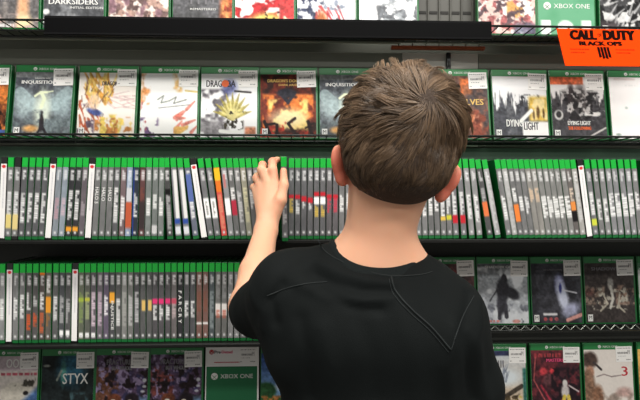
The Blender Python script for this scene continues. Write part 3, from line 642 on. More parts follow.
put_row(S3d, B3d, T3d, D3, Z3, 239.5, 160, grp3, {0: ('the gap', 'leaning grey spine just right of the gap on the upper row'), 14: ('the right white spine', 'white leaning spine near the right end of the upper row')}, 400, 'upper row')
spine_case(W(653, 239, D3).x, Z3, D3, 0, std((214, 170, 150), (.3, .5), (240, 240, 160), [('blk', .4, .7, (226, 90, 120))]), 'pale pink spine cut off by the right edge, upper spine row', grp3, seed=777)
# row 4
S4 = {1: 'white', 11: 'white'}
S4[4] = std((66, 64, 64), (.3, .55), Wt, [('let', .62, .85, (226, 90, 40), .2, .8, 1)]); S4[5] = std((66, 64, 64), (.35, .5), (200, 200, 200), [('let', .6, .8, (210, 90, 50), .2, .8, 1)])
S4[6] = std((66, 60, 58), (.3, .55), Wt, [('let', .6, .9, (206, 100, 60), .2, .8, 1), ('blk', 0, .04, OR)]); S4[7] = std((76, 72, 66), (.1, .3), Wt, [('blk', .36, .6, (226, 150, 50)), ('let', .62, .8, (160, 110, 60))])
S4[8] = std((74, 74, 74)); S4[9] = std((60, 62, 64), (.35, .75), (190, 190, 190), [('blk', .86, .94, Wt, .25, .75)]); S4[10] = std((66, 66, 66), (.4, .75), (190, 190, 190), [('blk', .86, .94, Wt, .25, .75)])
S4[12] = std((80, 84, 72), (.3, .75), (130, 150, 90), [('blk', .38, .44, (160, 180, 70)), ('blk', .9, .97, Wt, .2, .8)]); S4[13] = std((72, 74, 68), (.3, .7), (170, 180, 130), [('blk', .38, .43, (190, 190, 70)), ('blk', .9, .97, Wt, .2, .8)])
S4[14] = std((72, 68, 72), (.3, .8), (236, 214, 226), [('blk', .9, .97, Wt, .2, .8)]); S4[15] = std((84, 78, 84), (.3, .8), (214, 190, 206))
S4[16] = std((78, 70, 84), (.35, .65), Wt); S4[17] = (std((60, 60, 62), None, Wt, [('blk', .3, .46, (240, 170, 60))]), ('INJUSTICE', .058, .062, 'offwhite'))
S4[18] = std((70, 70, 70), (.4, .8), Wt); S4[19] = std((100, 100, 98), (.3, .8), (170, 170, 165)); S4[20] = std((92, 92, 90), (.35, .8), (200, 200, 200)); S4[21] = std((60, 60, 62), (.3, .75), (206, 206, 206))
for k in (22, 23): S4[k] = std((70, 70, 70), None, Wt, [('blk', .42, .58, (224, 186, 110), .3, .85)])
for k in (24, 25, 26, 27): S4[k] = std((66, 64, 66), (.5, .72), Wt, [('blk', .4, .48, (226, 60, 120))])
S4[27] = std((84, 80, 80), (.4, .7), (200, 180, 180), [('blk', .4, .48, (190, 80, 100))])
S4[28] = (std((36, 36, 38), None, Wt), ('F A R C R Y', .075, .070, 'offwhite'))
for k in (29, 30): S4[k] = std((66, 66, 68), (.44, .68), Wt)
for k in (31, 32): S4[k] = std((96, 72, 66), (.3, .6), (130, 84, 70), [('blk', .76, .79, Wt)])
S4[33] = std((64, 70, 72), (.3, .85), (150, 160, 160))
for k in (34, 35): S4[k] = std((88, 88, 86), (.2, .4), (150, 150, 150), [('blk', .48, .66, (236, 230, 224)), ('let', .58, .7, (196, 90, 70), .2, .8, .8)])
B4, T4 = interp([(0, 1.5, 2.4), (1, 8.5, 9.6), (11, 74, 75.3), (12, 80.8, 81.3), (23, 149, 149), (24, 155, 155), (42, 268, 268.5)], 43)
put_row(S4, B4, T4, D4, Z4, 341, 262, grp4, {0: ('the left edge spine', 'grey spine cut by the left edge, lower spine row'), 1: ('the first white spine', 'white spine nearest the left edge on the lower row'), 11: ('the second white spine', 'white spine second from the left edge on the lower row'), 17: ('INJUSTICE', 'spine lettered INJUSTICE with orange patch, lower row'), 28: ('F A R C R Y', 'black spine lettered F A R C R Y, lower row')}, 500, 'lower row')
# the case being pulled out
sp = std((86, 86, 88), (.4, .8), (206, 206, 206))
pulled = spine_case(P(285.2, 240, 1.060).x, Z3 - .001, P(285.2, 240, 1.060).y, -1.5, sp, 'game case half pulled from the upper row by the boy\'s fingers', grp3, R(14), 'n', None, 900)
pulled.rotation_euler = (R(5), R(-1.5), R(7))

# ------------------------------------------------------------------ shelving
XL, XR = -1.0, 1.05
def wire_shelf(z, y0, y1, label, lip=0.0, step=0.0255, wr=0.0013, m=M['wire'], xl=XL, xr=XR):
    t = empty('wire_shelf', ((xl + xr) / 2, y1, z)); tag(t, label, 'shelf')
    ox, oy = (xl + xr) / 2, y1
    hx = (xr - xl) / 2
    link('front_rail', me_tube('front_rail', [(-hx, y0 - oy, 0), (hx, y0 - oy, 0)], .0024, 10), m, t, True)
    link('back_rail', me_tube('back_rail', [(-hx, 0, -.001), (hx, 0, -.001)], .0024, 10), m, t, True)
    link('middle_rail', me_tube('middle_rail', [(-hx, (y0 - oy) * .5, -.0045), (hx, (y0 - oy) * .5, -.0045)], .002, 8), m, t, True)
    me = me_tube('cross_wire', [(0, y0 - oy, 0), (0, 0, 0)], wr, 6); me.materials.append(m)
    n = int((xr - xl) / step)
    for i in range(n):
        o = link('cross_wire', me, None, t); o.location = (-hx + (i + .5) * step, 0, 0)
    if lip:
        link('lip_rail', me_tube('lip_rail', [(-hx, y0 - oy, lip), (hx, y0 - oy, lip)], .0018, 8), m, t, True)
        bm = bmesh.new(); k = int((xr - xl) / .0125)
        pts = [(-hx + i * .0125, y0 - oy - .001, lip if i % 2 else 0) for i in range(k)]
        for a_, b_ in zip(pts[:-1], pts[1:]): add_tube(bm, [a_, b_], .0012, 5)
        me = bpy.data.meshes.new('zigzag_wire'); bm.to_mesh(me); bm.free(); link('zigzag_wire', me, M['chrome'], t)
    return t
wire_shelf(Z1 - .0035, 1.080, 1.186, 'black wire shelf at the top holding display covers')
wire_shelf(Z2 - .0035, 1.105, 1.252, 'black wire shelf holding the INQUISITION and DYING LIGHT covers')
xsplit = W(345, 330, 1.3).x
wire_shelf(Z4R - .0035, 1.262, 1.352, 'wire shelf with zigzag lip right of the boy', lip=.012, m=M['wire'], xl=xsplit, xr=XR)
wire_shelf(Z5 - .0035, 1.262, 1.372, 'bottom wire shelf under the STYX and PreOwned cases')
def solid_shelf(z, y0, y1, x0, x1, label):
    t = empty('metal_shelf', ((x0 + x1) / 2, 1.38, z)); tag(t, label, 'shelf'); h = (x1 - x0) / 2
    link('shelf_deck', me_box('shelf_deck', -h, h, y0 - 1.38, y1 - 1.38, -.006, -.0005, .001, 1), M['black_metal'], t)
    link('front_lip', me_box('front_lip', -h, h, y0 - 1.38 - .004, y0 - 1.38, -.008, -.001, .001, 1), M['black_metal'], t)
    for sx in (-1, 1):
        link('bracket', me_box('bracket', sx * h * .92 - .003, sx * h * .92 + .003, y0 - 1.36, y1 - 1.38, -.03, -.0065), M['black_metal'], t)
solid_shelf(Z3, 1.096, 1.295, XL, XR, 'black metal shelf under the upper row of spines')
solid_shelf(Z4, 1.130, 1.37, XL, xsplit - .004, 'black metal shelf under the lower row of spines')

# label channel on the top shelf front
t = empty('label_channel', (0, 1.07, Z1)); tag(t, 'long black plastic label channel clipped along the top shelf', 'shelf strip')
xa, xb = W(45, 20, 1.07).x, W(491, 20, 1.07).x
zt = W(260, 18, 1.07).z - Z1; zb = W(260, 38.2, 1.07).z - Z1
bm = bmesh.new()
prof = [(0.002, zt), (-.001, zt - .001), (-.0035, zt - .006), (-.004, zb + .006), (-.007, zb + .0015), (-.006, zb), (0.003, zb)]
prof = [(y_, z_) for y_, z_ in prof]
A_ = [bm.verts.new((xa, y_, z_)) for y_, z_ in prof]; B_ = [bm.verts.new((xb, y_, z_)) for y_, z_ in prof]
for i in range(len(prof)):
    j = (i + 1) % len(prof); bm.faces.new((A_[i], B_[i], B_[j], A_[j]))
bm.faces.new(A_); bm.faces.new(B_[::-1]); bmesh.ops.recalc_face_normals(bm, faces=bm.faces[:])
me = bpy.data.meshes.new('channel'); bm.to_mesh(me); bm.free(); link('channel_strip', me, M['channel'], t)
for k in range(5):
    xk = xa + (xb - xa) * (k + .5) / 5
    link('clip', me_box('clip', xk - .01, xk + .01, .001, .012, zb + .012, zb + .018), M['channel'], t)

# back of the fixture: each bay has its own back board, stepping away from the shopper downwards
t = link('wall_back', me_box('wall_back', XL - .3, XR + .3, 1.42, 1.46, 0, 2.4), M['panel']); t['kind'] = 'structure'
def back_board(x0, x1, z0, z1, y, label, m='panel'):
    t = empty('back_board', ((x0 + x1) / 2, 1.42, z0)); tag(t, label, 'back panel')
    h = (x1 - x0) / 2; d = y - 1.42
    link('board', me_box('board', -h, h, d, d + .004, 0, z1 - z0, .0008, 1), M[m], t)
    for k in (-1, 1):
        link('stand_off', me_box('stand_off', k * h * .9 - .01, k * h * .9 + .01, d + .004, -.0005, (z1 - z0) * .4, (z1 - z0) * .6), M['black_metal'], t)
    return t
YB1, YB2, YB3, YB4, YB4R, YB5 = 1.190, 1.258, 1.262, 1.300, 1.358, 1.378
gx0, gx1 = W(401, 10, YB1).x, W(480, 10, YB1).x
back_board(XL, gx0, Z1 - .01, Z1 + .40, YB1, 'dark back board behind the top covers left of the bare panel')
back_board(gx1, XR, Z1 - .01, Z1 + .40, YB1, 'dark back board behind the top covers near the orange sign')
hx0, hx1 = W(402, 50, YB2).x, W(446, 50, YB2).x
back_board(XL, hx0, Z2 - .01, Z1 - .012, YB2, 'dark board between first and second shelf, left of the boy\'s hair')
back_board(hx0 + .001, hx1, Z2 - .01, Z1 - .012, YB2, 'grey board showing right above the boy\'s hair', 'lightboard')
hx2 = W(478, 50, YB2).x
back_board(hx1 + .004, hx2, Z2 - .01, Z1 - .012, YB2, 'grey board between the boy\'s hair and DYING LIGHT cover', 'lightboard')
back_board(hx2 + .001, XR, Z2 - .01, Z1 - .012, YB2, 'dark board above the DYING LIGHT covers')
back_board(XL, XR, Z3 + .001, Z2 - .013, YB3, 'dark green board behind the upper row of spines', 'greenpanel')
back_board(XL, xsplit - .004, Z4 + .001, Z3 - .025, YB4, 'dark board behind the lower row of spines', 'lowpanel')
back_board(xsplit, XR, Z4R - .01, Z3 - .025, YB4R, 'dark board behind the SHADOW covers', 'lowpanel')
back_board(XL, XR, Z5 - .01, Z4R - .025, YB5, 'dark board behind the bottom row of covers', 'lowpanel')
# bare light slat panel seen in the gap between top row covers
zlow, zhi = Z1 - .006, ZC + .62
x0, x1 = gx0 + .001, gx1 - .001
t = empty('slat_panel', ((x0 + x1) / 2, YB1 + .008, zlow)); tag(t, 'pale grey slotted panel bare between two top shelf covers', 'wall panel')
h = (x1 - x0) / 2
link('panel_board', me_box('panel_board', -h, h, -.012, -.001, 0, zhi - zlow), M['lightpanel'], t)
for k in range(7):
    xk = -h + (x1 - x0) * (k + .3) / 7
    link('rib', me_box('rib', xk - .0016, xk + .0016, -.017, -.0121, 0, zhi - zlow, .0008, 1), M['lightpanel'], t)
zs = W(430, 12.5, YB1 - .005).z - zlow
for k in range(6):
    xk = -h + (x1 - x0) * (k + .8) / 7
    link('slot', me_box('slot', xk - .009, xk + .009, -.0135, -.0121, zs - .003, zs + .003), M['slot'], t)
rx0, rx1 = W(392, 47, 1.24).x, W(486, 47, 1.24).x
t = empty('cross_rail', ((rx0 + rx1) / 2, YB2, W(430, 47, 1.24).z)); tag(t, 'brown horizontal rail on the grey board above the boy\'s hair', 'rail')
h = (rx1 - rx0) / 2
link('bar', me_box('bar', -h, h, -.014, -.001, -.003, .0045, .001, 1), M['brown'], t)
for k in range(7):
    xk = -h + (rx1 - rx0) * (k + .5) / 7
    link('hook', me_tube('hook', [(xk, -.012, .003), (xk, -.03, .013), (xk - .002, -.036, .012), (xk - .004, -.038, .006)], .0012, 6), M['steel'], t, True)
for xpx, yd, z0_, z1_, nm in ((399.5, YB1 - .002, Z1 - .006, 2.0, 'left of the bare top panel'), (482, YB1 - .002, Z1 - .006, 2.0, 'right of the bare top panel'), (448, YB2 - .002, Z2, Z1 - .012, 'between the two grey boards above the hair')):
    xx = W(xpx, 20, yd).x
    u = empty('shelf_upright', (xx, yd, z0_)); tag(u, 'dark slotted steel upright %s' % nm, 'upright')
    link('post', me_box('post', -.005, .005, -.008, .0015, 0, z1_ - z0_, .001, 1), M['wire'], u)
    for k in range(5): link('slot', me_box('slot', -.0015, .0015, -.0086, -.0081, .02 + k * .04, .035 + k * .04), M['slot'], u)

# the orange sign
a_tl = W(556.5, 28.5, 1.066); a_tr_x = W(664, 29, 1.066).x
zbt = W(600, 66, 1.03).z
t = empty('shelf_sign', ((a_tl.x + a_tr_x) / 2, 1.066, a_tl.z), (0, 0, 0)); tag(t, 'orange CALL OF DUTY BLACK OPS card hanging from the top shelf', 'sign')
hgt = a_tl.z - zbt; ang = math.atan2(.036, hgt); L = math.hypot(hgt, .036)
t.rotation_euler = (-ang, 0, 0)
hw = (a_tr_x - a_tl.x) / 2
link('card', me_box('card', -hw, hw, 0, .001, -L, 0), M['orange'], t)
cx = -hw + (W(600, 40, 1.06).x - a_tl.x)
s1 = hw * 2
text('CALL', t, cx - .036, -.0160, .054, .0250, -.0004, M['signink'], bold=.03, shear=.12, heavy=.0016)
text('DUTY', t, cx + .040, -.0160, .066, .0250, -.0004, M['signink'], bold=.03, shear=.12, heavy=.0016)
text('OF', t, cx - .0010, -.0160, .0085, .008, -.0004, M['signink'], 'small_of')
text('BLACK OPS', t, cx - .004, -.0375, .088, .0105, -.0004, M['signink'], bold=.02, heavy=.0009)
bm = bmesh.new()
for k in range(4):
    xk = cx - .0140 + k * .0066
    zt_, zb_ = -.0465, -.0715 - (.003 if k in (1, 2) else 0)
    sl = (.0015, -.0015)[k > 1]
    bm.faces.new([bm.verts.new(p) for p in ((xk, -.0005, zt_), (xk + .0052, -.0005, zt_), (xk + .0052, -.0005, zb_ + min(0, sl)), (xk, -.0005, zb_ + min(0, -sl)))])
me = bpy.data.meshes.new('bar_emblem'); bm.to_mesh(me); bm.free(); link('bar_emblem', me, M['signink'], t)['label'] = 'black emblem of four upright bars'
for sx in (-.048, .046):
    bm = bmesh.new(); r = random.Random(4)
    for zz, nn in ((-.054, 9), (-.062, 7)):
        x = cx + sx - .022
        for _ in range(nn):
            l = r.uniform(.002, .005)
            bm.faces.new([bm.verts.new(p) for p in ((x, -.0004, zz), (x + l, -.0004, zz), (x + l, -.0004, zz + .003), (x, -.0004, zz + .003))]); x += l + .0012
    me = bpy.data.meshes.new('small_print'); bm.to_mesh(me); bm.free(); link('small_print', me, M['signfaint'], t)

# ------------------------------------------------------------------ floor
t = link('floor', me_box('floor', -3, 3, -3, 1.44, -.05, 0), M['floor']); t['kind'] = 'structure'

# ------------------------------------------------------------------ the boy: implicit surfaces
class Fld:
    def __init__(s, lo, hi, h):
        s.lo = np.array(lo, float); s.h = h
        s.n = np.ceil((np.array(hi) - s.lo) / h).astype(int) + 1
        s.f = np.full(s.n, 0.06, np.float32)
    def block(s, lo, hi, pad):
        a = np.clip(((np.array(lo) - pad - s.lo) / s.h).astype(int), 0, s.n - 1)
        b = np.clip(((np.array(hi) + pad - s.lo) / s.h).astype(int) + 2, 1, s.n)
        sl = tuple(slice(a[i], b[i]) for i in range(3))
        g = np.meshgrid(*[s.lo[i] + s.h * np.arange(a[i], b[i]) for i in range(3)], indexing='ij')
        return sl, g
    def comb(s, sl, d, k, sub=False):
        f = s.f[sl]; d = d.astype(np.float32)
        if sub:
            d = -d; hh = np.clip(.5 - .5 * (f - d) / k, 0, 1); s.f[sl] = f * (1 - hh) + d * hh + k * hh * (1 - hh)
        else:
            hh = np.clip(.5 + .5 * (f - d) / k, 0, 1); s.f[sl] = f * (1 - hh) + d * hh - k * hh * (1 - hh)
    def ell(s, c, r, k=.02, Rm=None, sub=False):
        c = np.array(c, float); r = np.array(r, float); m = r.max()
        sl, g = s.block(c - m, c + m, k + .02)
        x, y, z = g[0] - c[0], g[1] - c[1], g[2] - c[2]
        if Rm is not None:
            I = np.array(Rm.transposed())
            x, y, z = I[0, 0] * x + I[0, 1] * y + I[0, 2] * z, I[1, 0] * x + I[1, 1] * y + I[1, 2] * z, I[2, 0] * x + I[2, 1] * y + I[2, 2] * z
        k0 = np.sqrt((x / r[0]) ** 2 + (y / r[1]) ** 2 + (z / r[2]) ** 2) + 1e-9
        k1 = np.sqrt((x / r[0] ** 2) ** 2 + (y / r[1] ** 2) ** 2 + (z / r[2] ** 2) ** 2) + 1e-9
        s.comb(sl, k0 * (k0 - 1) / k1, k, sub)
    def cap(s, a, b, ra, rb, k=.015, sub=False):
        a = np.array(a, float); b = np.array(b, float); m = max(ra, rb)
        sl, g = s.block(np.minimum(a, b) - m, np.maximum(a, b) + m, k + .01)
        ab = b - a; L = (ab ** 2).sum() + 1e-12
        t = np.clip(((g[0] - a[0]) * ab[0] + (g[1] - a[1]) * ab[1] + (g[2] - a[2]) * ab[2]) / L, 0, 1)
        d = np.sqrt((g[0] - a[0] - t * ab[0]) ** 2 + (g[1] - a[1] - t * ab[1]) ** 2 + (g[2] - a[2] - t * ab[2]) ** 2) - (ra + (rb - ra) * t)
        s.comb(sl, d, k, sub)
    def half(s, c, n, k=.004):      # keep the side opposite to n
        g = np.meshgrid(*[s.lo[i] + s.h * np.arange(s.n[i]) for i in range(3)], indexing='ij')
        d = (g[0] - c[0]) * n[0] + (g[1] - c[1]) * n[1] + (g[2] - c[2]) * n[2]
        s.f = np.maximum(s.f, d.astype(np.float32))
    def chain(s, pts, rs, k=.006):
        for i in range(len(pts) - 1): s.cap(pts[i], pts[i + 1], rs[i], rs[i + 1], k)
    def mesh(s, name):
        f = s.f; ins = f < 0
        nx, ny, nz = f.shape
        cnt = np.zeros((nx - 1, ny - 1, nz - 1), np.int8)
        offs = [(i, j, k) for i in (0, 1) for j in (0, 1) for k in (0, 1)]
        for (i, j, k) in offs: cnt += ins[i:nx - 1 + i, j:ny - 1 + j, k:nz - 1 + k]
        act = np.argwhere((cnt > 0) & (cnt < 8))
        idx = np.full(cnt.shape, -1, np.int32); idx[act[:, 0], act[:, 1], act[:, 2]] = np.arange(len(act))
        cor = {o: f[act[:, 0] + o[0], act[:, 1] + o[1], act[:, 2] + o[2]].astype(float) for o in offs}
        acc = np.zeros((len(act), 3)); n = np.zeros(len(act))
        for o in offs:
            for ax in range(3):
                if o[ax] == 0:
                    p = list(o); p[ax] = 1; p = tuple(p)
                    a, b = cor[o], cor[p]; m = (a < 0) != (b < 0)
                    t = np.where(m, a / np.where(m, a - b, 1), 0)
                    q = np.array(o, float)[None, :].repeat(len(act), 0); q[:, ax] += t
                    acc += q * m[:, None]; n += m
        v = s.lo + s.h * (act + acc / n[:, None])
        faces = []
        def quads(ax):
            sl0 = [slice(1, -1)] * 3; sl1 = [slice(1, -1)] * 3
            sl0[ax] = slice(0, -1); sl1[ax] = slice(1, None)
            A0 = ins[tuple(sl0)]; A1 = ins[tuple(sl1)]
            e = np.argwhere(A0 != A1); fl = A0[e[:, 0], e[:, 1], e[:, 2]]
            off = np.array([1, 1, 1]); off[ax] = 0; e = e + off
            u, w = [(1, 2), (2, 0), (0, 1)][ax]
            def cell(du, dw):
                c = e.copy(); c[:, u] -= du; c[:, w] -= dw; return idx[c[:, 0], c[:, 1], c[:, 2]]
            q = np.stack([cell(1, 1), cell(0, 1), cell(0, 0), cell(1, 0)], 1)
            q[~fl] = q[~fl][:, ::-1]
            faces.append(q)
        for ax in range(3): quads(ax)
        q = np.concatenate(faces)
        me = bpy.data.meshes.new(name)
        me.vertices.add(len(v)); me.vertices.foreach_set('co', v.astype(np.float32).ravel())
        me.loops.add(len(q) * 4); me.loops.foreach_set('vertex_index', q.astype(np.int32).ravel())
        me.polygons.add(len(q)); me.polygons.foreach_set('loop_start', np.arange(0, len(q) * 4, 4, dtype=np.int32))
        me.polygons.foreach_set('loop_total', np.full(len(q), 4, np.int32))
        me.update(calc_edges=True); me.validate()
        return me

# head frame
TH = R(9.3)
HC = P(401, 132, .655)
HR = (Matrix.Rotation(TH, 3, 'Y') @ Matrix.Rotation(R(-10), 3, 'X'))      # head bent a little forward, tilted to his right
HRn = Matrix.Rotation(TH, 3, 'Y')
def H(x, y, z): return HC + HR @ Vector((x, y, z))
def Hn(x, y, z): return HC + HRn @ Vector((x, y, z))

shL = P(291, 288, .695); elL = P(249, 306, .852); wrL = P(266, 230, 1.005)
shR = P(446, 319, .682); elR = P(467, 440, .70); wrR = P(455, 500, .86)
neck0 = P(388, 185, .668); neck1 = P(376, 262, .685)
hipC = Vector((P(388, 400, .69).x, P(388, 400, .69).y, .70))

lo = (-.24, .45, -.0); hi = (.34, 1.16, 1.40)
B = Fld((-.25, .50, .02), (.34, 1.17, 1.40), .0031)
B.ell(H(0, 0, .000), (.0690, .085, .0705), .02, HR)
B.ell(H(0, .035, -.062), (.047, .055, .052), .03, HR)
B.ell(H(0, .088, -.028), (.011, .012, .02), .012, HR)          # nose
B.ell(H(0, .083, -.068), (.02, .008, .006), .006, HR)          # lips
for s_ in (-1, 1): B.ell(H(s_ * .028, .084, .0), (.014, .008, .009), .006, HR, sub=True)
# ears
for s_ in (-1, 1):
    cen = Hn(s_ * .0680, .006, -.052)
    Re = HRn @ Matrix.Rotation(R(s_ * 24), 3, 'Y') @ Matrix.Rotation(R(-s_ * 32), 3, 'Z')
    Re = HRn @ Matrix.Rotation(R(s_ * 9), 3, 'Y') @ Matrix.Rotation(R(s_ * 38), 3, 'Z')
    B.ell(cen, (.0052, .0145, .0235), .005, Re)
    B.ell(Hn(s_ * .0735, -.001, -.045), (.0050, .011, .016), .006, Re)
    B.ell(Hn(s_ * .0635, .004, -.070), (.0050, .008, .009), .006, Re)
    B.ell(Hn(s_ * .0735, .017, -.054), (.004, .010, .018), .004, Re, sub=True)
B.cap(neck0, neck1, .0430, .045, .02)
B.cap(neck0 + Vector((0, .03, -.01)), neck1 + Vector((0, .02, -.01)), .038, .045, .02)
B.cap(neck1, neck1 + Vector((0, 0, -.06)), .045, .055, .02)
B.cap(neck1 + Vector((-.02, 0, -.012)), shL + Vector((0, 0, .0)), .034, .036, .03)
B.cap(neck1 + Vector((.010, 0, -.035)), shR, .028, .032, .015)
B.ell(P(380, 330, .69), (.105, .07, .12), .03)
B.cap(P(385, 380, .69), hipC, .085, .085, .03)
B.chain([shL, elL], [.038, .031], .02)
B.cap(elL, elL.lerp(wrL, .4), .031, .0285, .012); B.cap(elL.lerp(wrL, .4), wrL, .0285, .0215, .012)
B.chain([shR, elR], [.038, .031], .02); B.cap(elR, wrR, .030, .022, .012)
# left hand, back towards the camera, gripping a case top
K = [P(275, 186, 1.035), P(268.5, 184, 1.038), P(262, 186, 1.045), P(257.5, 191, 1.052)]
wc = P(267.5, 224, 1.012)
for kp, r0 in zip(K, (.0125, .0125, .0118, .011)):
    B.cap(wc.lerp(kp, .12), kp, .0165, r0, .008)
B.cap(wrL, wc, .0215, .0195, .01)
B.chain([K[0], P(272.5, 170, 1.038), P(272.5, 162, 1.052), P(277.5, 160, 1.068)], [.0108, .0092, .0085, .0072], .004)
B.chain([K[1], P(261.5, 170, 1.04), P(262.5, 165, 1.062), P(266, 168, 1.085)], [.0105, .0088, .008, .0068], .004)
B.chain([K[2], P(256.5, 178, 1.06), P(257.5, 176, 1.078), P(260, 180, 1.092)], [.0098, .0082, .0075, .0065], .004)
B.chain([K[3], P(254, 187, 1.068), P(255, 187, 1.083), P(257, 191, 1.093)], [.009, .0074, .007, .006], .004)
B.chain([P(273, 214, 1.015), P(280.5, 200, 1.012), P(284, 185, 1.018), P(283.5, 171, 1.026)], [.0160, .0115, .0085, .0070], .006)
# right hand resting on the shelf edge side (out of the frame)
hr = wrR + Vector((-.01, .06, .02))
B.cap(wrR, hr, .021, .024, .01)
for q, (dx, ln) in enumerate(((-.022, .045), (-.008, .055), (.006, .052), (.019, .04))):
    B.chain([hr + Vector((dx * .8, .01, 0)), hr + Vector((dx, .04, .004)), hr + Vector((dx, .03 + ln * .8, -.012))], [.010, .008, .0065], .004)
B.chain([hr + Vector((-.018, -.02, 0)), hr + Vector((-.042, .01, -.005)), hr + Vector((-.04, .035, -.012))], [.013, .0095, .0075], .005)
# legs
for s_ in (-1, 1):
    hp = hipC + Vector((s_ * .06, 0, -.02)); kn = Vector((hipC.x + s_ * .07, hipC.y + .01, .38)); an = Vector((hipC.x + s_ * .075, hipC.y - .01, .08))
    B.cap(hp, kn, .06, .04, .02); B.cap(kn, an, .042, .026, .01); B.cap(an, an + Vector((0, .08, -.035)), .026, .02, .01)
me = B.mesh('person')
pc = np.empty(len(me.vertices) * 3, np.float32); me.vertices.foreach_get('co', pc); pc = pc.reshape(-1, 3)
red = np.zeros(len(pc))
for s_ in (-1, 1): red = np.maximum(red, np.exp(-(np.linalg.norm(pc - np.array(Hn(s_ * .074, .0, -.058)), axis=1) / .030) ** 4))
for q_ in (P(275, 160, 1.05), P(262, 166, 1.06), P(284, 172, 1.03)): red = np.maximum(red, .5 * np.exp(-(np.linalg.norm(pc - np.array(q_), axis=1) / .014) ** 2))
ca = np.array(L3((228, 172, 140))[:3]); cb = np.array(L3((214, 118, 96))[:3])
cs = ca[None] * (1 - red[:, None]) + cb[None] * red[:, None]; cs = np.concatenate([cs, np.ones((len(cs), 1))], 1)
at = me.color_attributes.new('ink', 'FLOAT_COLOR', 'POINT'); at.data.foreach_set('color', cs.astype(np.float32).ravel())
_n = M['skin'].node_tree; _a = _n.nodes.new('ShaderNodeAttribute'); _a.attribute_name = 'ink'
_n.links.new(_a.outputs['Color'], _n.nodes['Principled BSDF'].inputs['Base Color'])
me.materials.append(M['skin'])
person = link('person', me, None, None, True)
tag(person, 'boy seen from behind in a black T-shirt, reaching for a game case', 'person')
for s_ in (-1, 1):
    e = bmesh.new(); bmesh.ops.create_uvsphere(e, u_segments=12, v_segments=8, radius=.011)
    for v in e.verts: v.co = H(s_ * .028, .074, .0) + v.co
    m_ = bpy.data.meshes.new('eye'); e.to_mesh(m_); e.free(); link('eye', m_, M['eye'], person, True)

# shirt
S = Fld((-.27, .50, .52), (.36, 1.02, 1.20), .0038)
S.ell(P(378, 325, .690), (.125, .082, .100), .03)
S.ell(P(376, 292, .690), (.095, .068, .055), .03)
S.ell(P(383, 400, .695), (.134, .092, .15), .04)
hem = hipC + Vector((0, 0, -.09))
S.ell(Vector((hipC.x, hipC.y, .70)), (.136, .10, .16), .03)
S.cap(P(345, 268, .692), shL, .035, .046, .03)
S.cap(P(410, 290, .690), shR, .032, .046, .03)
S.cap(P(330, 330, .66), P(430, 335, .66), .05, .05, .04)
slvEnd = shL.lerp(elL, .80)
S.cap(shL, P(252, 310, .80), .048, .035, .02)
S.cap(P(300, 310, .70), P(262, 314, .77), .050, .032, .03)
S.cap(P(290, 300, .69), P(300, 350, .68), .045, .045, .03)
S.cap(shR, P(464, 385, .693), .046, .049, .02); S.cap(P(464, 385, .693), P(465, 430, .70), .049, .050, .01)
# openings: neck, sleeves, hem
S.cap(P(381, 230, .672), P(373, 262, .690), .053, .055, .004, sub=True)
ax = (elL - shL).normalized()
S.cap(P(250, 308, .835), P(250, 296, .90), .0325, .034, .004, sub=True)
S.half(Vector((0, 0, .60)), (0, 0, -1))
me = S.mesh('t_shirt')
co = np.empty(len(me.vertices) * 3, np.float32); me.vertices.foreach_get('co', co); co = co.reshape(-1, 3)
no = np.empty(len(me.vertices) * 3, np.float32); me.vertices.foreach_get('normal', no); no = no.reshape(-1, 3)
def polyd(co, pts):
    best = np.full(len(co), 9.0)
    for a, b in zip(pts[:-1], pts[1:]):
        a = np.array(a); b = np.array(b); ab = b - a; t = np.clip(((co - a) @ ab) / (ab @ ab), 0, 1)
        best = np.minimum(best, np.linalg.norm(co - (a + t[:, None] * ab), axis=1))
    return best
bv = BVHTree.FromPolygons([tuple(map(float, c)) for c in co], [tuple(p.vertices) for p in me.polygons])
def onS(x, y, tree=None, off=0.0):
    hit = (tree or bv).ray_cast(CAM, ray(x, y).normalized())
    if hit[0] is None: return P(x, y, .6)
    return hit[0] + hit[1] * off
folds = [  # (points in the photo, height, width)
 ([(318, 262), (335, 272), (365, 281), (392, 284)], .0032, .007),
 ([(310, 272), (335, 284), (365, 291), (388, 291)], -.003, .006),
 ([(300, 285), (330, 297), (365, 302), (392, 298)], .003, .007),
 ([(322, 290), (350, 306), (380, 310)], -.003, .007),
 ([(300, 262), (285, 280), (275, 300)], -.002, .010),
 ([(470, 295), (462, 330), (468, 370), (474, 400)], -.0045, .008),
 ([(478, 300), (476, 340), (482, 380), (488, 400)], .003, .009),
 ([(455, 330), (448, 365), (452, 400)], .003, .010),
 ([(300, 320), (306, 350), (310, 395)], -.003, .010),
 ([(322, 330), (330, 365), (328, 400)], .0025, .012),
 ([(360, 320), (372, 355), (375, 398)], -.0025, .014),
 ([(400, 310), (412, 350), (416, 398)], .0025, .014),
 ([(275, 322), (270, 300), (282, 285)], -.004, .008),
 ([(250, 290), (262, 312), (262, 328)], .002, .008),
]
disp = np.zeros(len(co))
for pts, amp, wd in folds:
    pp = [np.array(onS(*p)) for p in pts]
    disp += amp * np.exp(-(polyd(co, pp) / wd) ** 2)
for i, c in enumerate(co):
    disp[i] += .0016 * noise.noise(Vector((c[0] * 30, c[1] * 30, c[2] * 14)))
co2 = co + no * disp[:, None]
me.vertices.foreach_set('co', co2.astype(np.float32).ravel()); me.update()
me.materials.append(M['shirt'])
shirt = link('t_shirt', me, None, person, True); shirt['label'] = 'black short-sleeved T-shirt'
bv2 = BVHTree.FromPolygons([tuple(map(float, c)) for c in co2], [tuple(p.vertices) for p in me.polygons])
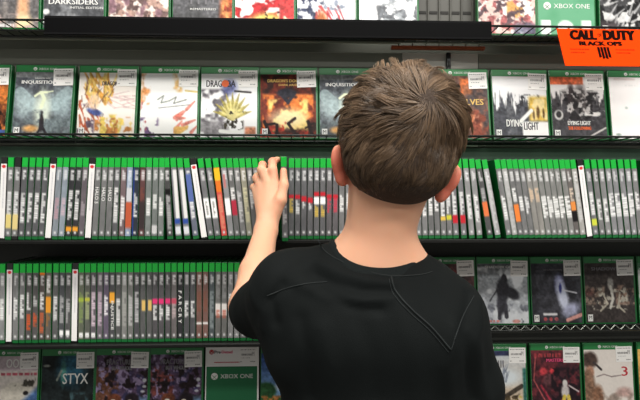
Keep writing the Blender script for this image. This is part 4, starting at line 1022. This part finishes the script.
def dense(pts, n=10):
    out = []
    P_ = [Vector((p[0], p[1])) for p in pts]
    for i in range(len(P_) - 1):
        p0 = P_[max(i - 1, 0)]; p1 = P_[i]; p2 = P_[i + 1]; p3 = P_[min(i + 2, len(P_) - 1)]
        for k in range(n):
            t = k / n
            out.append(.5 * ((2 * p1) + (p2 - p0) * t + (2 * p0 - 5 * p1 + 4 * p2 - p3) * t * t + (3 * p1 - p0 - 3 * p2 + p3) * t ** 3))
    out.append(P_[-1]); return out
def seam(pts, r=.0009, off=.0003, m='seam', name='seam'):
    pp = [onS(p.x, p.y, bv2, off) for p in dense(pts)]
    return link(name, me_tube(name, pp, r, 6), M[m], shirt, True)
seam([(267, 296), (285, 289), (305, 284), (327, 282)])
seam([(391, 277), (396, 292), (412, 310), (432, 328), (451, 350)], .0013, .0006)
seam([(389, 279), (394, 295), (410, 313), (430, 331), (449, 353)], .0007)
seam([(451, 350), (462, 318), (474, 296)], .0008)
seam([(318, 240), (326, 252), (345, 263), (370, 272), (392, 276), (418, 275), (432, 272)], .0008)
# ribbed collar ring lying round the neck hole
cc = P(375, 255, .686); pts = []; hz = []
for k in range(40):
    a = 2 * math.pi * k / 40
    p = Vector((cc.x + .0575 * math.cos(a), cc.y + .0575 * math.sin(a), cc.z))
    best = None
    for rr_ in (.060, .063, .066, .070):
        q = Vector((cc.x + rr_ * math.cos(a), cc.y + rr_ * math.sin(a), 1.6))
        h_ = bv2.ray_cast(q, Vector((0, 0, -1)))
        if h_[0] and h_[0].z > cc.z - .035 and (best is None or h_[0].z > best): best = h_[0].z
    pts.append(p); hz.append(best)
for k in range(40):
    if hz[k] is None: hz[k] = next((hz[(k + o_) % 40] for o_ in range(1, 40) if hz[(k + o_) % 40] is not None), cc.z)
zs_ = hz
for it in range(5): zs_ = [(zs_[i - 1] + zs_[i] * 2 + zs_[(i + 1) % 40]) / 4 for i in range(40)]
zs_ = [z + .001 for z in zs_]
bm = bmesh.new(); rings = []
for k, p in enumerate(pts):
    z = zs_[k]; rad = Vector((p.x - cc.x, p.y - cc.y, 0)).normalized()
    base = Vector((p.x, p.y, z))
    prof = [(.012, -.018), (.0075, -.008), (.002, .002), (-.003, .0055), (-.0055, .004), (-.0055, -.003), (.002, -.018)]
    rings.append([bm.verts.new(base + rad * a + Vector((0, 0, b))) for a, b in prof])
for k in range(40):
    A_, B_ = rings[k], rings[(k + 1) % 40]
    for j in range(7): bm.faces.new((A_[j], B_[j], B_[(j + 1) % 7], A_[(j + 1) % 7]))
bmesh.ops.recalc_face_normals(bm, faces=bm.faces[:])
me = bpy.data.meshes.new('collar'); bm.to_mesh(me); bm.free()
link('collar', me, M['rib'], shirt, True)['label'] = 'black ribbed crew collar'

# trousers and shoes (below the frame)
TF = Fld((-.12, .5, .03), (.32, .9, .80), .006)
TF.ell(Vector((hipC.x, hipC.y, .66)), (.122, .088, .11), .03)
for s_ in (-1, 1):
    hp = hipC + Vector((s_ * .06, 0, -.04)); kn = Vector((hipC.x + s_ * .07, hipC.y + .01, .38)); an = Vector((hipC.x + s_ * .075, hipC.y - .01, .085))
    TF.cap(hp, kn, .074, .056, .02); TF.cap(kn, an, .056, .048, .015)
TF.half(Vector((0, 0, .06)), (0, 0, -1)); TF.half(Vector((0, 0, .76)), (0, 0, 1))
me = TF.mesh('trousers'); link('trousers', me, M['denim'], person, True)
for s_ in (-1, 1):
    SF = Fld((-.15, .5, -.02), (.35, 1.0, .14), .005)
    b0 = Vector((hipC.x + s_ * .075, hipC.y - .02, .035))
    SF.cap(b0, b0 + Vector((s_ * .01, .12, -.006)), .036, .032, .01); SF.cap(b0 + Vector((0, 0, .02)), b0 + Vector((0, .03, .04)), .034, .033, .02)
    SF.half(Vector((0, 0, .012)), (0, 0, -1))
    sh = link('shoe', SF.mesh('shoe'), M['shoe'], person, True)
    SF = Fld((-.15, .5, -.02), (.35, 1.0, .14), .005)
    SF.cap(b0, b0 + Vector((s_ * .01, .12, -.006)), .041, .037, .01); SF.half(Vector((0, 0, .0005)), (0, 0, -1)); SF.half(Vector((0, 0, .0115)), (0, 0, 1))
    link('sole', SF.mesh('sole'), M['sole'], sh)

# ------------------------------------------------------------------ hair
HF = Fld(HC - Vector((.12, .13, .14)), HC + Vector((.12, .13, .13)), .003)
HF.ell(H(0, .000, .002), (.0735, .0930, .0735), .02, HR)
HF.ell(Hn(0.000, -.016, -.046), (.0590, .068, .045), .03, HRn)
# clear the face and the ears
HF.ell(H(0, .100, -.050), (.085, .07, .072), .008, HR, sub=True)
for s_ in (-1, 1): HF.ell(Hn(s_ * .080, .008, -.066), (.017, .024, .034), .006, HRn, sub=True)
me = HF.mesh('hair'); me.materials.append(M['hair_base'])
hair = link('hair', me, None, person, True); hair['label'] = 'short tousled brown hair'
hv = np.empty(len(me.vertices) * 3, np.float32); me.vertices.foreach_get('co', hv); hv = hv.reshape(-1, 3)
hn = np.empty(len(me.vertices) * 3, np.float32); me.vertices.foreach_get('normal', hn); hn = hn.reshape(-1, 3)
tree = BVHTree.FromPolygons([tuple(map(float, c)) for c in hv], [tuple(p.vertices) for p in me.polygons])
hit = tree.ray_cast(CAM, ray(428, 97).normalized()); crown = hit[0]
rs = random.Random(5)
polys = [tuple(p.vertices) for p in me.polygons]
inv = HR.transposed()
def sample():
    q = polys[rs.randrange(len(polys))]
    w_ = [rs.random() for _ in q]; sw = sum(w_)
    p = Vector((0, 0, 0)); n = Vector((0, 0, 0))
    for a, vi in zip(w_, q): p += Vector(map(float, hv[vi])) * (a / sw); n += Vector(map(float, hn[vi])) * (a / sw)
    return p, n.normalized()
def style(p, n, rnd):
    """comb direction, length and lift at a root"""
    loc = inv @ (p - HC); dz = p.z - HC.z
    d = p - crown; dist = d.length
    d = d - n * d.dot(n)
    if d.length < 1e-4: d = Vector((0, 0, -1)) - n * (-n.z)
    d.normalize(); side = n.cross(d)
    sw_ang = 1.15 * math.exp(-dist / .045)
    g = d * math.cos(sw_ang) - side * math.sin(sw_ang)
    tdn = max(0, min(1, (.035 - dz) / .11)); tdn = tdn * tdn * (3 - 2 * tdn)
    down = Vector((-.25, 0, -1)); down = down - n * down.dot(n)
    g = g * (1 - .5 * tdn) + down * (.8 * tdn)
    g = g + noise.noise_vector(p * 38) * .75 + noise.noise_vector(p * 95) * .45
    g = (g - n * g.dot(n)).normalized()
    ln = .033 * (1 - tdn) + .017 * tdn
    if dz < -.055: ln *= max(.5, 1 - (-dz - .055) / .06)
    lift = .30 * (1 - tdn) + .14 * tdn + noise.noise(p * 60) * .3 * (1 - tdn)
    if loc.z > .045: lift += .05
    if dist < .02: lift *= .5
    return g, ln, lift, tdn, loc
def path(p, n, g, ln, lift, segs=5):
    pts = [p - n * .001]; dv = (g + n * lift).normalized()
    for k in range(segs):
        pts.append(pts[-1] + dv * (ln / segs)); dv = (dv - n * (.14 + .07 * (k > 1))).normalized()
    return pts
from mathutils.kdtree import KDTree
NC = 1500
clumps = []; kd = KDTree(NC)
for ci in range(NC):
    p, n = sample(); g, ln, lift, tdn, loc = style(p, n, rs)
    lift += rs.uniform(-.16, .26) * (1 - tdn * .7); ln *= rs.uniform(.75, 1.3)
    g = (g + n.cross(g) * rs.uniform(-.35, .35)).normalized()
    clumps.append((p, path(p, n, g, ln, lift), rs.random(), ln)); kd.insert(p, ci)
kd.balance()
NST = 42000
dark = np.array(L3((56, 42, 31))[:3]); lite = np.array(L3((154, 126, 98))[:3])
V_, F_, C_ = [], [], []
for si in range(NST):
    p, n = sample()
    loc = inv @ (p - HC)
    if loc.y > .03 and loc.z < .02: continue
    if n.dot(p - HC) < 0: continue
    g, ln, lift, tdn, loc = style(p, n, rs)
    cp, cpath, ctone, cln = clumps[kd.find(p)[1]]
    ln = (ln * .5 + cln * .5) * rs.uniform(.7, 1.12)
    own = path(p, n, g, ln, lift + rs.uniform(-.06, .10))
    pull = .62 * (1 - .45 * tdn)
    pts = [o_.lerp(c_ + (p - cp) * .25, pull * (k / 5) ** .8) for k, (o_, c_) in enumerate(zip(own, cpath))]
    r0 = .00040
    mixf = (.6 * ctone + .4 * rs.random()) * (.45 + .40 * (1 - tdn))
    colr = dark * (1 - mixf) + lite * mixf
    base = len(V_)
    for k in range(6):
        tg = (pts[min(k + 1, 5)] - pts[max(k - 1, 0)]).normalized()
        sd = n.cross(tg); sd = sd.normalized() if sd.length > 1e-4 else Vector((1, 0, 0)); up_ = tg.cross(sd)
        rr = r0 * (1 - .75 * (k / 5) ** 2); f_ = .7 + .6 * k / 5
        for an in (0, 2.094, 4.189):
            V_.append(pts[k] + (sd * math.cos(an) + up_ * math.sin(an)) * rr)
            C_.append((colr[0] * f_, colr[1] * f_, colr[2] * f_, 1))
    for k in range(5):
        a = base + k * 3
        for j in range(3): F_.append((a + j, a + (j + 1) % 3, a + 3 + (j + 1) % 3, a + 3 + j))
me = me_from('hair_strands', V_, F_)
at = me.color_attributes.new('ink', 'FLOAT_COLOR', 'POINT'); at.data.foreach_set('color', np.array(C_, np.float32).ravel())
o = link('hair_strands', me, M['hair'], hair, True); o['kind'] = 'stuff'

# ------------------------------------------------------------------ light and camera
def area(name, loc, rot, sx, sy, power, col=(1, .97, .92)):
    l = bpy.data.lights.new(name, 'AREA'); l.shape = 'RECTANGLE'; l.size = sx; l.size_y = sy; l.energy = power; l.color = col
    o = bpy.data.objects.new(name, l); COL.objects.link(o); o.location = loc; o.rotation_euler = rot
    return o
area('ceiling_lamp', (-.5, .30, 2.75), (0, 0, 0), 1.2, .3, 22)
area('ceiling_lamp', (.9, .25, 2.75), (0, 0, 0), 1.2, .3, 22)
area('ceiling_lamp', (.5, -1.3, 2.75), (0, 0, 0), 2.4, .3, 46)
area('ceiling_lamp', (.9, -2.6, 2.75), (0, 0, 0), 2.4, .3, 62)
wd = bpy.data.worlds.new('shop_ambient'); SC.world = wd; wd.use_nodes = True
bg = wd.node_tree.nodes['Background']; bg.inputs[0].default_value = (1, .98, .94, 1); bg.inputs[1].default_value = .26

cd = bpy.data.cameras.new('camera'); cam = bpy.data.objects.new('camera', cd); COL.objects.link(cam)
cam.location = CAM; cam.rotation_euler = (R(90), 0, -PSI)
cd.sensor_width = 36; cd.lens = F / 640 * 36; cd.clip_start = .02
SC.camera = cam
vs = SC.view_settings; vs.view_transform = 'Standard'; vs.look = 'None'; vs.gamma = 1; vs.use_curve_mapping = False; vs.exposure = 0.35
